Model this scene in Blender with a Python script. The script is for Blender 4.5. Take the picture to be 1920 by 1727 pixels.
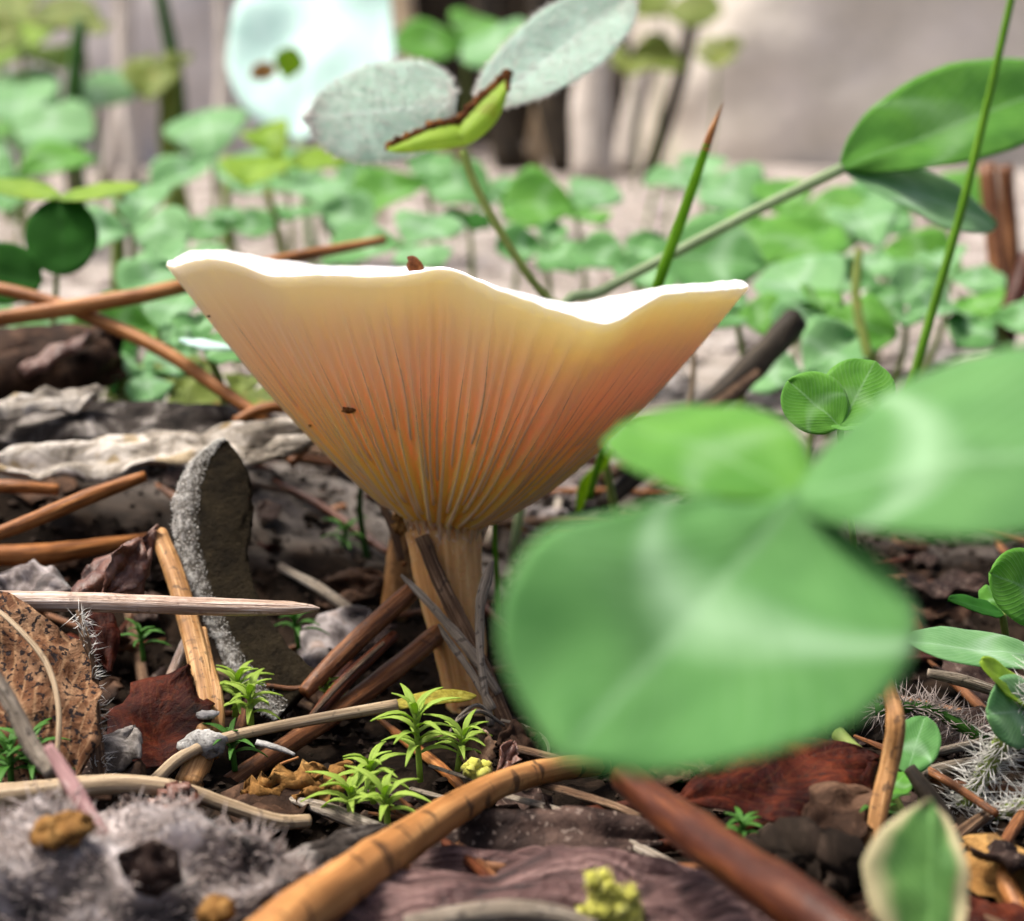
import bpy, math, random
import numpy as np
from mathutils import Vector, noise as mnoise

# ------------------------------------------------------------------ clear
for o in list(bpy.data.objects):
    bpy.data.objects.remove(o)
scene = bpy.context.scene
col = scene.collection
S = 0.01                                   # all lengths below are in centimetres

# ------------------------------------------------------------------ camera
PW, PH, FPX = 1920.0, 1727.0, 3179.0       # photograph size, focal length in its pixels
CAMH = 3.9
PITCH = math.radians(7.8)
cam = bpy.data.cameras.new('camera')
cam.sensor_fit = 'HORIZONTAL'
cam.sensor_width = 36.0
cam.lens = 36.0 * FPX / PW
cam.clip_start = 0.005
cam.clip_end = 60.0
cam.dof.use_dof = True
cam.dof.focus_distance = 12.0 * S
cam.dof.aperture_fstop = 38.0
camo = bpy.data.objects.new('camera', cam)
col.objects.link(camo)
camo.location = (0, 0, CAMH * S)
camo.rotation_euler = (math.pi / 2 - PITCH, 0, 0)
scene.camera = camo

# ------------------------------------------------------------------ world, sun, exposure
SUN_DIR = Vector((-0.38, 0.06, 0.92)).normalized()
SUN_EL = math.asin(SUN_DIR.z)
world = bpy.data.worlds.new('World')
scene.world = world
world.use_nodes = True
wn = world.node_tree
bg = wn.nodes['Background']
sky = wn.nodes.new('ShaderNodeTexSky')
sky.sky_type = 'NISHITA'
sky.sun_disc = False
sky.sun_elevation = SUN_EL
sky.sun_rotation = math.atan2(SUN_DIR.x, SUN_DIR.y)
sky.air_density = 0.7
sky.dust_density = 8.0
sky.ozone_density = 0.6
wn.links.new(sky.outputs[0], bg.inputs[0])
bg.inputs[1].default_value = 0.07
sun = bpy.data.lights.new('sun', 'SUN')
sun.energy = 1.5
sun.angle = math.radians(12)
sun.color = (1.0, 0.95, 0.87)
suno = bpy.data.objects.new('sun', sun)
col.objects.link(suno)
suno.rotation_euler = SUN_DIR.to_track_quat('Z', 'Y').to_euler()
suno.location = (-0.5, 0.3, 1.0)
scene.view_settings.view_transform = 'Standard'
scene.view_settings.look = 'None'
scene.view_settings.gamma = 1.0
scene.view_settings.use_curve_mapping = False
scene.view_settings.exposure = 1.85

# ------------------------------------------------------------------ geometry helpers
CF = Vector((0, math.cos(PITCH), -math.sin(PITCH)))
CU = Vector((0, math.sin(PITCH), math.cos(PITCH)))
CR = Vector((1, 0, 0))
CP = Vector((0, 0, CAMH))


def P(px, py, d):
    """photo pixel at a depth (cm along the view axis) -> point in cm"""
    return CP + CF * d + CR * ((px - PW / 2) / FPX * d) + CU * ((PH / 2 - py) / FPX * d)


def nz(x, y, z=0.0):
    return mnoise.noise(Vector((x, y, z)))


def ss(a, b, x):
    t = min(1.0, max(0.0, (x - a) / (b - a)))
    return t * t * (3 - 2 * t)


def gz(x, y):
    """smooth ground height"""
    z = 0.16 * max(0.0, min(y, 22.0) - 14.0)
    if y > 22:
        z += 0.10 * (min(y, 110) - 22)
    if y > 110:
        z += 0.02 * (y - 110)
    z += 1.25 * math.exp(-((x + 4.8) / 3.2) ** 2 - ((y - 17.2) / 2.6) ** 2)
    z += 0.30 * math.exp(-((x - 5.5) / 2.2) ** 2 - ((y - 14.0) / 3.5) ** 2)
    z += 0.14 * nz(x * 0.55, y * 0.55, 3.1)
    return z


def G(px, py, lift=0.0):
    """photo pixel -> where its ray meets the ground"""
    d = 5.0
    while d < 160:
        p = P(px, py, d)
        if p.z < gz(p.x, p.y) + lift:
            return p
        d += 0.05
    return P(px, py, 60)


class MB:
    def __init__(self):
        self.v, self.f, self.uv = [], [], []

    def quad(self, idx, uvs):
        self.f.append(idx)
        self.uv.append(uvs)

    def add(self, o):
        k = len(self.v)
        self.v += o.v
        self.f += [tuple(i + k for i in f) for f in o.f]
        self.uv += o.uv
        return self


def build(name, mb, mat, parent=None, base=None, smooth=True):
    """one mesh object; vertices in cm of the world, origin at base"""
    if base is None:
        if parent is not None:
            base = Vector(parent['_b'])
        else:
            lo = min(mb.v, key=lambda q: q[2])
            base = Vector(lo)
    base = Vector(base)
    me = bpy.data.meshes.new(name)
    me.from_pydata([((v[0] - base.x) * S, (v[1] - base.y) * S, (v[2] - base.z) * S) for v in mb.v], [], mb.f)
    ul = me.uv_layers.new(name='UVMap')
    flat = []
    for f in mb.uv:
        for c in f:
            flat += [c[0], c[1]]
    ul.data.foreach_set('uv', flat)
    if smooth:
        me.polygons.foreach_set('use_smooth', [True] * len(me.polygons))
    me.materials.append(mat)
    me.update()
    o = bpy.data.objects.new(name, me)
    col.objects.link(o)
    o['_b'] = list(base)
    if parent is not None:
        o.parent = parent
    else:
        o.location = base * S
    return o


def empty(name, base):
    o = bpy.data.objects.new(name, None)
    o.empty_display_size = 0.002
    col.objects.link(o)
    o.location = Vector(base) * S
    o['_b'] = list(base)
    return o


def tag(o, label, cat, group=None):
    o['label'] = label
    o['category'] = cat
    if group:
        o['group'] = group
    return o


def spline(pts, m):
    """Catmull-Rom through rows of numbers, m samples per span"""
    A = np.array(pts, float)
    n = len(A)
    if n == 2:
        t = np.linspace(0, 1, m + 1)[:, None]
        return A[0] * (1 - t) + A[1] * t
    out = []
    for i in range(n - 1):
        p0 = A[i - 1] if i > 0 else 2 * A[0] - A[1]
        p1, p2 = A[i], A[i + 1]
        p3 = A[i + 2] if i + 2 < n else 2 * A[-1] - A[-2]
        for k in range(m):
            t = k / m
            out.append(0.5 * (2 * p1 + (p2 - p0) * t + (2 * p0 - 5 * p1 + 4 * p2 - p3) * t * t
                              + (3 * p1 - p0 - 3 * p2 + p3) * t ** 3))
    out.append(A[-1])
    return np.array(out)


def tube(rows, n=8, m=5, flat=1.0, rough=0.0, groove=0.0, up=(0, 0, 1), seed=0.0):
    """rows of (x,y,z,r); closed tapering tube"""
    A = spline(rows, m)
    mb = MB()
    N = len(A)
    T = [Vector(A[min(i + 1, N - 1)][:3] - A[max(i - 1, 0)][:3]).normalized() for i in range(N)]
    a = Vector(up)
    a = (a - T[0] * a.dot(T[0]))
    if a.length < 1e-3:
        a = Vector((1, 0, 0)) - T[0] * T[0].x
    a.normalize()
    for i in range(N):
        a = (a - T[i] * a.dot(T[i])).normalized()
        b = T[i].cross(a)
        r = max(A[i][3], 0.0015)
        for k in range(n):
            t = 2 * math.pi * k / n
            rr = r * (1 + rough * nz(3 * math.cos(t) + seed, i * 0.35, 3 * math.sin(t) + seed))
            if groove:
                rr *= 1 - groove * math.exp(-((math.sin(t / 2) - 0.0) / 0.25) ** 2)
            q = Vector(A[i][:3]) + a * (math.cos(t) * rr * flat) + b * (math.sin(t) * rr)
            mb.v.append(tuple(q))
    for i in range(N - 1):
        for k in range(n):
            k2 = (k + 1) % n
            mb.quad((i * n + k, i * n + k2, (i + 1) * n + k2, (i + 1) * n + k),
                    ((k / n, i / (N - 1)), ((k + 1) / n, i / (N - 1)), ((k + 1) / n, (i + 1) / (N - 1)), (k / n, (i + 1) / (N - 1))))
    mb.quad(tuple(range(n - 1, -1, -1)), tuple((0.5, 0.0) for _ in range(n)))
    mb.quad(tuple((N - 1) * n + k for k in range(n)), tuple((0.5, 1.0) for _ in range(n)))
    return mb


def lerpf(xs, ys):
    g = np.linspace(-0.15, 1.15, 521)
    y = np.interp(g, xs, ys)
    y[g > 1] = -np.interp(2 - g[g > 1], xs, ys) + 2 * ys[-1]
    y[g < 0] = -np.interp(-g[g < 0], xs, ys) + 2 * ys[0]
    k = np.exp(-0.5 * (np.arange(-36, 37) / 11.0) ** 2)
    y = np.convolve(np.pad(y, 36, mode='edge'), k / k.sum(), 'valid')
    return lambda v: max(0.0, float(np.interp(v, g, y)))


def prof_round(v):
    return max(0.0, 1 - (2 * v - 1) ** 2) ** 0.5


def prof_obov(v):
    return max(0.0, math.sin(math.pi * v ** 1.25)) ** 0.72


def prof_lance(v):
    return max(0.0, math.sin(math.pi * v ** 0.7)) ** 0.9


def prof_blade(v):
    return min(1.0, v / 0.08 + 0.35) * min(1.0, (1 - v) / 0.35) ** 0.7


def leaf(B, T, w, n, wl=prof_obov, wr=None, fold=0.0, bend=0.0, th=0.018, nu=12, nv=16, rag=0.0, wav=0.0,
         wf=1.5, seed=0.0, droop=0.0, twist=0.0, cup=0.0):
    """leaf blade with thickness. B base, T tip, w half width scale (cm), n upper normal hint"""
    wr = wr or wl
    B, T, n = Vector(B), Vector(T), Vector(n)
    L = T - B
    ln = L.length
    e = L.normalized()
    s0 = e.cross(n).normalized()
    n0 = s0.cross(e).normalized()
    mb = MB()
    top, nor = [], []
    for j in range(nv + 1):
        v = 0.5 - 0.5 * math.cos(math.pi * j / nv)
        s, nn = s0, n0
        if twist:
            a = twist * v
            s = s0 * math.cos(a) + n0 * math.sin(a)
            nn = n0 * math.cos(a) - s0 * math.sin(a)
        row = []
        for i in range(nu + 1):
            u = -1 + 2 * i / nu
            hw = w * (wl(v) if u < 0 else wr(v)) + 0.004
            au = abs(u)
            if rag:
                hw *= 1 + rag * (nz(v * 7 + seed, (1 if u > 0 else 9), seed) + 0.6 * nz(v * 19 + seed, (2 if u > 0 else 7), seed))
            q = B + L * v + s * (u * hw) + nn * (fold * au * hw - cup * au * au * hw + bend * ln * 4 * v * (1 - v) - droop * ln * v * v)
            if rag:
                q = q + e * (rag * ln * 0.35 * nz(u * 4 + seed, 5.5, seed) * v ** 3)
            if wav:
                q = q + nn * (wav * nz(v * wf * 3 + seed, u * wf + seed * 1.7, seed))
            row.append(q)
        top.append(row)
    for j in range(nv + 1):
        for i in range(nu + 1):
            a = top[j][min(i + 1, nu)] - top[j][max(i - 1, 0)]
            b = top[min(j + 1, nv)][i] - top[max(j - 1, 0)][i]
            c = a.cross(b)
            nor.append(c.normalized() if c.length > 1e-9 else n0)
    k = 0
    for sgn in (0.5, -0.5):
        for j in range(nv + 1):
            for i in range(nu + 1):
                edge = min(1.0, 4 * min(i, nu - i) / nu + 0.25)
                mb.v.append(tuple(top[j][i] + nor[j * (nu + 1) + i] * (sgn * th * edge)))
    M = (nu + 1) * (nv + 1)

    def UV(j, i):
        return (i / nu, 0.5 - 0.5 * math.cos(math.pi * j / nv))
    W = nu + 1
    for j in range(nv):
        for i in range(nu):
            mb.quad((j * W + i, j * W + i + 1, (j + 1) * W + i + 1, (j + 1) * W + i), (UV(j, i), UV(j, i + 1), UV(j + 1, i + 1), UV(j + 1, i)))
            mb.quad((M + j * W + i, M + (j + 1) * W + i, M + (j + 1) * W + i + 1, M + j * W + i + 1), (UV(j, i), UV(j + 1, i), UV(j + 1, i + 1), UV(j, i + 1)))
    for j in range(nv):
        for i, fl in ((0, 0), (nu, 1)):
            q = (j * W + i, (j + 1) * W + i, M + (j + 1) * W + i, M + j * W + i)
            uvq = (UV(j, i), UV(j + 1, i), UV(j + 1, i), UV(j, i))
            mb.quad(q if not fl else q[::-1], uvq if not fl else uvq[::-1])
    for i in range(nu):
        for j, fl in ((0, 1), (nv, 0)):
            q = (j * W + i, j * W + i + 1, M + j * W + i + 1, M + j * W + i)
            uvq = (UV(j, i), UV(j, i + 1), UV(j, i + 1), UV(j, i))
            mb.quad(q if not fl else q[::-1], uvq if not fl else uvq[::-1])
    mb.mid = [top[j][nu // 2] for j in range(nv + 1)]
    mb.edge = [top[j][0] for j in range(nv + 1)] + [top[j][nu] for j in range(nv, -1, -1)]
    mb.surf = top
    mb.nor = [[nor[j * W + i] for i in range(W)] for j in range(nv + 1)]
    return mb


def hairs(items, r=0.004, bendz=0.0, seed=1):
    """items: (root, direction*length); thin three-sided curved hairs in one mesh"""
    rnd = random.Random(seed)
    mb = MB()
    for root, dv in items:
        root, dv = Vector(root), Vector(dv)
        L = dv.length
        a = dv.cross(Vector((rnd.uniform(-1, 1), rnd.uniform(-1, 1), rnd.uniform(-1, 1)))).normalized()
        b = dv.cross(a).normalized()
        k = len(mb.v)
        mid = root + dv * 0.55 + a * (L * rnd.uniform(0.02, 0.16))
        tip = root + dv + a * (L * rnd.uniform(-0.2, 0.2)) + Vector((0, 0, bendz * L))
        for c, rr in ((root, r), (mid, r * 0.7)):
            for t in (0, 2.094, 4.189):
                mb.v.append(tuple(c + a * (rr * math.cos(t)) + b * (rr * math.sin(t))))
        mb.v.append(tuple(tip))
        for t in range(3):
            t2 = (t + 1) % 3
            mb.quad((k + t, k + t2, k + 3 + t2, k + 3 + t), ((0, 0), (1, 0), (1, .5), (0, .5)))
            mb.quad((k + 3 + t, k + 3 + t2, k + 6), ((0, .5), (1, .5), (.5, 1)))
    return mb


# ------------------------------------------------------------------ material helpers
class NT:
    def __init__(self, name):
        self.m = bpy.data.materials.new(name)
        self.m.use_nodes = True
        self.t = self.m.node_tree
        self.b = self.t.nodes['Principled BSDF']
        self.out = self.t.nodes['Material Output']

    def n(self, typ, **kw):
        x = self.t.nodes.new('ShaderNode' + typ)
        for k, v in kw.items():
            setattr(x, k, v)
        return x

    def link(self, a, b):
        self.t.links.new(a, b)

    def uv(self):
        return self.n('TexCoord').outputs['UV']

    def obj(self):
        return self.n('TexCoord').outputs['Object']

    def pos(self):
        return self.n('NewGeometry').outputs['Position']

    def map(self, src, scale):
        m = self.n('Mapping')
        m.inputs['Scale'].default_value = scale
        self.link(src, m.inputs[0])
        return m.outputs[0]

    def noise(self, src, scale, detail=4, rough=0.6, dist=0.0):
        x = self.n('TexNoise')
        x.inputs['Scale'].default_value = scale
        x.inputs['Detail'].default_value = detail
        x.inputs['Roughness'].default_value = rough
        x.inputs['Distortion'].default_value = dist
        self.link(src, x.inputs['Vector'])
        return x.outputs['Fac']

    def ramp(self, fac, stops, interp='LINEAR'):
        r = self.n('ValToRGB')
        r.color_ramp.interpolation = interp
        e = r.color_ramp.elements
        while len(e) > 1:
            e.remove(e[-1])
        e[0].position = stops[0][0]
        c = stops[0][1]
        e[0].color = (c[0], c[1], c[2], 1) if not isinstance(c, (int, float)) else (c, c, c, 1)
        for p, c in stops[1:]:
            x = e.new(p)
            x.color = (c[0], c[1], c[2], 1) if not isinstance(c, (int, float)) else (c, c, c, 1)
        self.link(fac, r.inputs[0])
        return r.outputs[0]

    def math(self, op, a, b=None, clamp=False):
        x = self.n('Math', operation=op, use_clamp=clamp)
        for i, s in enumerate((a, b)):
            if s is None:
                continue
            if isinstance(s, (int, float)):
                x.inputs[i].default_value = s
            else:
                self.link(s, x.inputs[i])
        return x.outputs[0]

    def mix(self, fac, a, b, blend='MIX'):
        x = self.n('Mix', data_type='RGBA', blend_type=blend)
        for i, s in ((0, fac), (6, a), (7, b)):
            if isinstance(s, (int, float)):
                x.inputs[i].default_value = s
            elif isinstance(s, tuple):
                x.inputs[i].default_value = (s[0], s[1], s[2], 1)
            else:
                self.link(s, x.inputs[i])
        return x.outputs[2]

    def bump(self, h, strength=0.4, dist=0.0003):
        x = self.n('Bump')
        x.inputs['Strength'].default_value = strength
        x.inputs['Distance'].default_value = dist
        self.link(h, x.inputs['Height'])
        self.link(x.outputs[0], self.b.inputs['Normal'])
        return x.outputs[0]

    def color(self, c):
        if isinstance(c, tuple):
            self.b.inputs['Base Color'].default_value = (c[0], c[1], c[2], 1)
        else:
            self.link(c, self.b.inputs['Base Color'])

    def set(self, **kw):
        for k, v in kw.items():
            self.b.inputs[k.replace('_', ' ')].default_value = v

    def translucent(self, colour, fac, normal=None):
        tr = self.n('BsdfTranslucent')
        if isinstance(colour, tuple):
            tr.inputs[0].default_value = (colour[0], colour[1], colour[2], 1)
        else:
            self.link(colour, tr.inputs[0])
        mx = self.n('MixShader')
        mx.inputs[0].default_value = fac
        self.link(self.b.outputs[0], mx.inputs[1])
        self.link(tr.outputs[0], mx.inputs[2])
        self.link(mx.outputs[0], self.out.inputs[0])


MATS = {}


def leaf_mat(name, c1, c2, pale=None, chev=0.0, trans=0.35, rough=0.5, sheen=0.0, rib=0.35, tcol=None, spot=None, edgec=None, fuzz=0.0):
    """green leaf: mottled blade, midrib, side veins, pale crescent"""
    if name in MATS:
        return MATS[name]
    t = NT(name)
    uv = t.uv()
    sep = t.n('SeparateXYZ')
    t.link(uv, sep.inputs[0])
    u, v = sep.outputs[0], sep.outputs[1]
    au = t.math('ABSOLUTE', t.math('SUBTRACT', u, 0.5))
    nf = t.noise(t.obj(), 260, 5, 0.6, 0.4)
    c = t.mix(t.ramp(nf, [(0.3, 0.0), (0.7, 1.0)]), c1, c2)
    pale = pale or tuple(min(1, x * 1.8 + 0.05) for x in c2)
    # side veins
    ph = t.math('SUBTRACT', t.math('MULTIPLY', v, 14.0), t.math('MULTIPLY', au, 13.0))
    vein = t.math('POWER', t.math('ABSOLUTE', t.math('SINE', t.math('MULTIPLY', ph, math.pi))), 14.0)
    c = t.mix(t.math('MULTIPLY', vein, 0.10), c, pale)
    ribm = t.math('SUBTRACT', 1.0, t.math('DIVIDE', au, 0.03), clamp=True)
    c = t.mix(t.math('MULTIPLY', ribm, rib), c, pale)
    if chev:
        cen = t.math('ADD', t.math('MULTIPLY', t.math('MULTIPLY', au, au), -0.9), 0.46)
        dd = t.math('ABSOLUTE', t.math('SUBTRACT', v, cen))
        wv = t.math('SUBTRACT', 0.17, t.math('MULTIPLY', au, 0.28))
        ch = t.math('SUBTRACT', 1.0, t.math('DIVIDE', dd, t.math('MAXIMUM', wv, 0.01)), clamp=True)
        ch = t.math('MULTIPLY', ch, t.math('ADD', 0.5, t.noise(t.obj(), 500, 2)))
        c = t.mix(t.math('MULTIPLY', ch, chev, clamp=True), c, pale)
    if fuzz:
        ff = t.noise(t.map(uv, (14, 5, 1)), 6, 6, 0.75, 0.6)
        ff = t.ramp(ff, [(0.42, 0.0), (0.66, 1.0)])
        c = t.mix(t.math('MULTIPLY', ff, fuzz), c, (0.84, 0.88, 0.87))
    if spot:
        sp = t.ramp(t.noise(t.obj(), 420, 3, 0.5), [(0.60, 0.0), (0.66, 1.0)])
        c = t.mix(t.math('MULTIPLY', sp, 0.8), c, spot)
    if edgec:
        em = t.ramp(t.math('ADD', t.math('MULTIPLY', au, 2.0), t.math('MULTIPLY', t.math('SUBTRACT', nf, 0.5), 0.5)), [(0.55, 0.0), (0.85, 1.0)])
        c = t.mix(em, c, edgec)
    t.color(c)
    t.set(Roughness=rough, Sheen_Weight=sheen, Specular_IOR_Level=0.2)
    t.bump(t.math('ADD', t.math('MULTIPLY', vein, 0.5), t.noise(t.obj(), 900, 4)), 0.25, 0.0002)
    if trans:
        t.translucent(t.mix(0.6, c, tcol or tuple(min(1, x * 1.5) for x in c2)), trans)
    MATS[name] = t.m
    return t.m


def deepen(stops):
    k = (0.45, 0.78, 1.05)
    return [(p, tuple(min(1.0, x * f) for x in c)) for (p, c), f in zip(stops, k)]


def fibre_mat(name, stops, along=3.0, around=14.0, rough=0.55, bands=0.0, bandc=(0.03, 0.015, 0.008), bump=0.5, spots=0.0, spotc=(0.02, 0.012, 0.01), bd=0.0003, trans=0.0, spec=0.2):
    """needles, stems, straw: fibres run along the length"""
    stops = deepen(stops)
    if name in MATS:
        return MATS[name]
    t = NT(name)
    uv = t.uv()
    f = t.noise(t.map(uv, (around, along, 1)), 1.0, 5, 0.65, 0.2)
    ob = t.obj()
    f2 = t.noise(ob, 180, 3)
    ff = t.math('ADD', t.math('MULTIPLY', f, 0.7), t.math('MULTIPLY', f2, 0.3))
    c = t.ramp(ff, stops)
    if bands:
        sep = t.n('SeparateXYZ')
        t.link(uv, sep.inputs[0])
        bn = t.noise(t.map(uv, (1.2, 22, 1)), 1.0, 3, 0.7)
        bm = t.ramp(bn, [(0.57, 0.0), (0.62, 1.0)])
        c = t.mix(t.math('MULTIPLY', bm, bands), c, bandc)
    if spots:
        sp = t.ramp(t.noise(ob, 1500, 2, 0.5), [(0.62, 0.0), (0.67, 1.0)])
        c = t.mix(t.math('MULTIPLY', sp, spots), c, spotc)
    t.color(c)
    t.set(Roughness=rough, Specular_IOR_Level=spec)
    t.bump(t.math('ADD', f, t.math('MULTIPLY', t.noise(ob, 1400, 3), 0.4)), bump, bd)
    if trans:
        t.translucent(c, trans)
    MATS[name] = t.m
    return t.m


def dead_mat(name, stops, scale=220.0, spots=0.0, spotc=(0.02, 0.012, 0.01), spot_scale=1600.0, rough=0.75, bump=0.7, bd=0.0005, sheen=0.0, trans=0.0, vein=0.0, veinc=(0.3, 0.2, 0.1), dist=0.6, th=0.60, spec=0.08):
    """dead leaves, bark, crumbs"""
    stops = deepen(stops)
    if name in MATS:
        return MATS[name]
    t = NT(name)
    ob = t.obj()
    f = t.noise(ob, scale, 7, 0.68, dist)
    c = t.ramp(f, stops)
    fine = t.noise(ob, scale * 6, 5, 0.7)
    c = t.mix(0.55, c, t.ramp(fine, [(0.25, 0.25), (0.75, 1.0)]), 'MULTIPLY')
    if vein:
        uv = t.uv()
        sep = t.n('SeparateXYZ')
        t.link(uv, sep.inputs[0])
        au = t.math('ABSOLUTE', t.math('SUBTRACT', sep.outputs[0], 0.5))
        ph = t.math('SUBTRACT', t.math('MULTIPLY', sep.outputs[1], 9.0), t.math('MULTIPLY', au, 9.0))
        vm = t.math('POWER', t.math('ABSOLUTE', t.math('SINE', t.math('MULTIPLY', ph, math.pi))), 20.0)
        rb = t.math('SUBTRACT', 1.0, t.math('DIVIDE', au, 0.025), clamp=True)
        c = t.mix(t.math('MULTIPLY', t.math('MAXIMUM', vm, rb), vein), c, veinc)
    if spots:
        sp = t.ramp(t.noise(ob, spot_scale, 2, 0.5), [(th, 0.0), (th + 0.05, 1.0)])
        c = t.mix(t.math('MULTIPLY', sp, spots), c, spotc)
    t.color(c)
    t.set(Roughness=rough, Sheen_Weight=sheen, Specular_IOR_Level=spec)
    t.bump(t.math('ADD', f, t.math('MULTIPLY', fine, 0.5)), bump, bd)
    if trans:
        t.translucent(c, trans)
    MATS[name] = t.m
    return t.m


def cn(r, u, t):
    """direction given as right, up, towards the camera"""
    return (CR * r + CU * u - CF * t).normalized()


# ------------------------------------------------------------------ materials
def make_ground_mat():
    t = NT('forest_soil')
    po = t.pos()
    sep = t.n('SeparateXYZ')
    t.link(po, sep.inputs[0])
    f = t.noise(po, 260, 8, 0.7, 0.5)
    big = t.noise(po, 38, 4, 0.6)
    dark = t.ramp(f, [(0.28, (0.003, 0.0025, 0.002)), (0.5, (0.010, 0.007, 0.005)), (0.72, (0.038, 0.025, 0.017))])
    pale = t.ramp(t.noise(po, 60, 6, 0.65), [(0.28, (0.14, 0.118, 0.10)), (0.5, (0.27, 0.238, 0.212)), (0.72, (0.44, 0.40, 0.375))])
    k = t.math('ADD', sep.outputs[1], t.math('MULTIPLY', t.math('SUBTRACT', big, 0.5), 0.14))
    fac = t.ramp(k, [(0.165, 0.0), (0.25, 1.0)])
    t.color(t.mix(fac, dark, pale))
    t.set(Roughness=0.95, Specular_IOR_Level=0.03)
    t.bump(f, 0.8, 0.001)
    return t.m


def make_rock_mat(name, stops):
    t = NT(name)
    po = t.pos()
    f = t.noise(po, 14, 6, 0.6, 0.3)
    c = t.ramp(f, stops)
    c = t.mix(0.25, c, t.ramp(t.noise(po, 160, 4), [(0.3, 0.4), (0.7, 1.0)]), 'MULTIPLY')
    t.color(c)
    t.set(Roughness=0.85, Specular_IOR_Level=0.2)
    t.bump(t.noise(po, 90, 6), 0.5, 0.002)
    return t.m


def make_cap_mat():
    t = NT('mushroom_flesh')
    uv = t.uv()
    sep = t.n('SeparateXYZ')
    t.link(uv, sep.inputs[0])
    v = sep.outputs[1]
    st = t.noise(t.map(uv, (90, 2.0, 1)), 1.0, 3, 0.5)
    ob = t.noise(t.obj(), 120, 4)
    outer = t.ramp(v, [(0.0, (0.92, 0.58, 0.10)), (0.38, (0.93, 0.68, 0.13)), (0.62, (0.92, 0.70, 0.29)), (0.92, (0.91, 0.71, 0.58))])  # orange towards the stem puts the glow through the flesh into colour
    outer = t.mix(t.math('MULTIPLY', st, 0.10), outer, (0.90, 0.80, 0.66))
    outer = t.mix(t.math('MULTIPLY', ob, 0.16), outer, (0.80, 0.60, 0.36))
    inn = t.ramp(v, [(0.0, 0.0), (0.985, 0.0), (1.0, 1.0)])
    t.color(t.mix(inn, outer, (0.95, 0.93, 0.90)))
    t.set(Roughness=0.55, Subsurface_Scale=0.0017, Specular_IOR_Level=0.25)
    t.link(t.ramp(v, [(0.0, 1.0), (0.45, 1.0), (0.80, 0.55), (1.0, 0.55)]), t.b.inputs['Subsurface Weight'])
    t.b.inputs['Subsurface Radius'].default_value = (1.0, 0.90, 0.50)
    t.bump(t.math('ADD', st, t.noise(t.obj(), 900, 3)), 0.15, 0.0002)
    return t.m


def make_gill_mat():
    t = NT('gill_flesh')
    uv = t.uv()
    sep = t.n('SeparateXYZ')
    t.link(uv, sep.inputs[0])
    c = t.ramp(sep.outputs[1], [(0.0, (0.92, 0.78, 0.60)), (0.5, (0.93, 0.78, 0.56)), (0.9, (0.93, 0.80, 0.60))])
    c = t.mix(t.math('MULTIPLY', t.noise(t.obj(), 300, 3), 0.12), c, (0.80, 0.62, 0.45))
    t.color(c)
    t.set(Roughness=0.5, Specular_IOR_Level=0.25)
    t.translucent(t.mix(0.2, c, (0.95, 0.80, 0.58)), 0.45)
    mxs = [n for n in t.t.nodes if n.type == 'MIX_SHADER'][0]
    tp = t.n('BsdfTransparent')
    m2 = t.n('MixShader')
    t.link(t.ramp(sep.outputs[1], [(0.0, 0.0), (0.25, 0.08), (0.5, 0.40), (0.72, 0.85), (1.0, 1.0)]), m2.inputs[0])
    t.link(mxs.outputs[0], m2.inputs[1])
    t.link(tp.outputs[0], m2.inputs[2])
    t.link(m2.outputs[0], t.out.inputs[0])
    return t.m


def make_stem_mat():
    t = NT('mushroom_stem')
    uv = t.uv()
    f = t.noise(t.map(uv, (26, 2.2, 1)), 1.0, 5, 0.65, 0.1)
    sep = t.n('SeparateXYZ')
    t.link(uv, sep.inputs[0])
    c = t.ramp(f, [(0.3, (0.40, 0.19, 0.06)), (0.55, (0.64, 0.35, 0.13)), (0.75, (0.80, 0.56, 0.30))])
    gr = t.ramp(t.noise(t.obj(), 2200, 3, 0.6), [(0.55, 0.0), (0.62, 1.0)])
    topm = t.ramp(sep.outputs[1], [(0.62, 0.0), (0.80, 1.0), (0.9, 1.0)])
    c = t.mix(t.math('MULTIPLY', t.math('MULTIPLY', gr, topm), 0.8), c, (0.88, 0.80, 0.70))
    t.color(c)
    t.set(Roughness=0.6, Subsurface_Weight=0.8, Subsurface_Scale=0.0015, Specular_IOR_Level=0.25)
    t.b.inputs['Subsurface Radius'].default_value = (1.0, 0.5, 0.2)
    t.bump(t.math('ADD', f, t.math('MULTIPLY', gr, 0.6)), 0.6, 0.0004)
    return t.m


M_GROUND = make_ground_mat()
M_ROCK = make_rock_mat('beige_rock', [(0.3, (0.50, 0.45, 0.38)), (0.5, (0.62, 0.57, 0.49)), (0.7, (0.70, 0.64, 0.58))])
M_ROCK2 = make_rock_mat('grey_rock', [(0.3, (0.42, 0.38, 0.34)), (0.5, (0.60, 0.55, 0.52)), (0.7, (0.74, 0.70, 0.67))])
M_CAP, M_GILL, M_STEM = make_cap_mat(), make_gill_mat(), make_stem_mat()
GREEN = leaf_mat('clover_green', (0.065, 0.22, 0.045), (0.125, 0.33, 0.085), pale=(0.38, 0.60, 0.36), chev=0.65, trans=0.42, rough=0.6, sheen=0.25, tcol=(0.16, 0.45, 0.08))
GREEN2 = leaf_mat('clover_fresh', (0.06, 0.23, 0.015), (0.13, 0.36, 0.035), pale=(0.35, 0.55, 0.30), chev=0.35, trans=0.45, rough=0.55, sheen=0.15, tcol=(0.22, 0.50, 0.05))
YGREEN = leaf_mat('clover_yellow_green', (0.13, 0.27, 0.02), (0.28, 0.42, 0.04), chev=0.0, trans=0.5, rough=0.5, tcol=(0.45, 0.62, 0.05))
DGREEN = leaf_mat('clover_dark', (0.008, 0.065, 0.002), (0.015, 0.10, 0.004), chev=0.0, trans=0.15, rough=0.85, tcol=(0.02, 0.09, 0.01), pale=(0.03, 0.09, 0.02))
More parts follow.
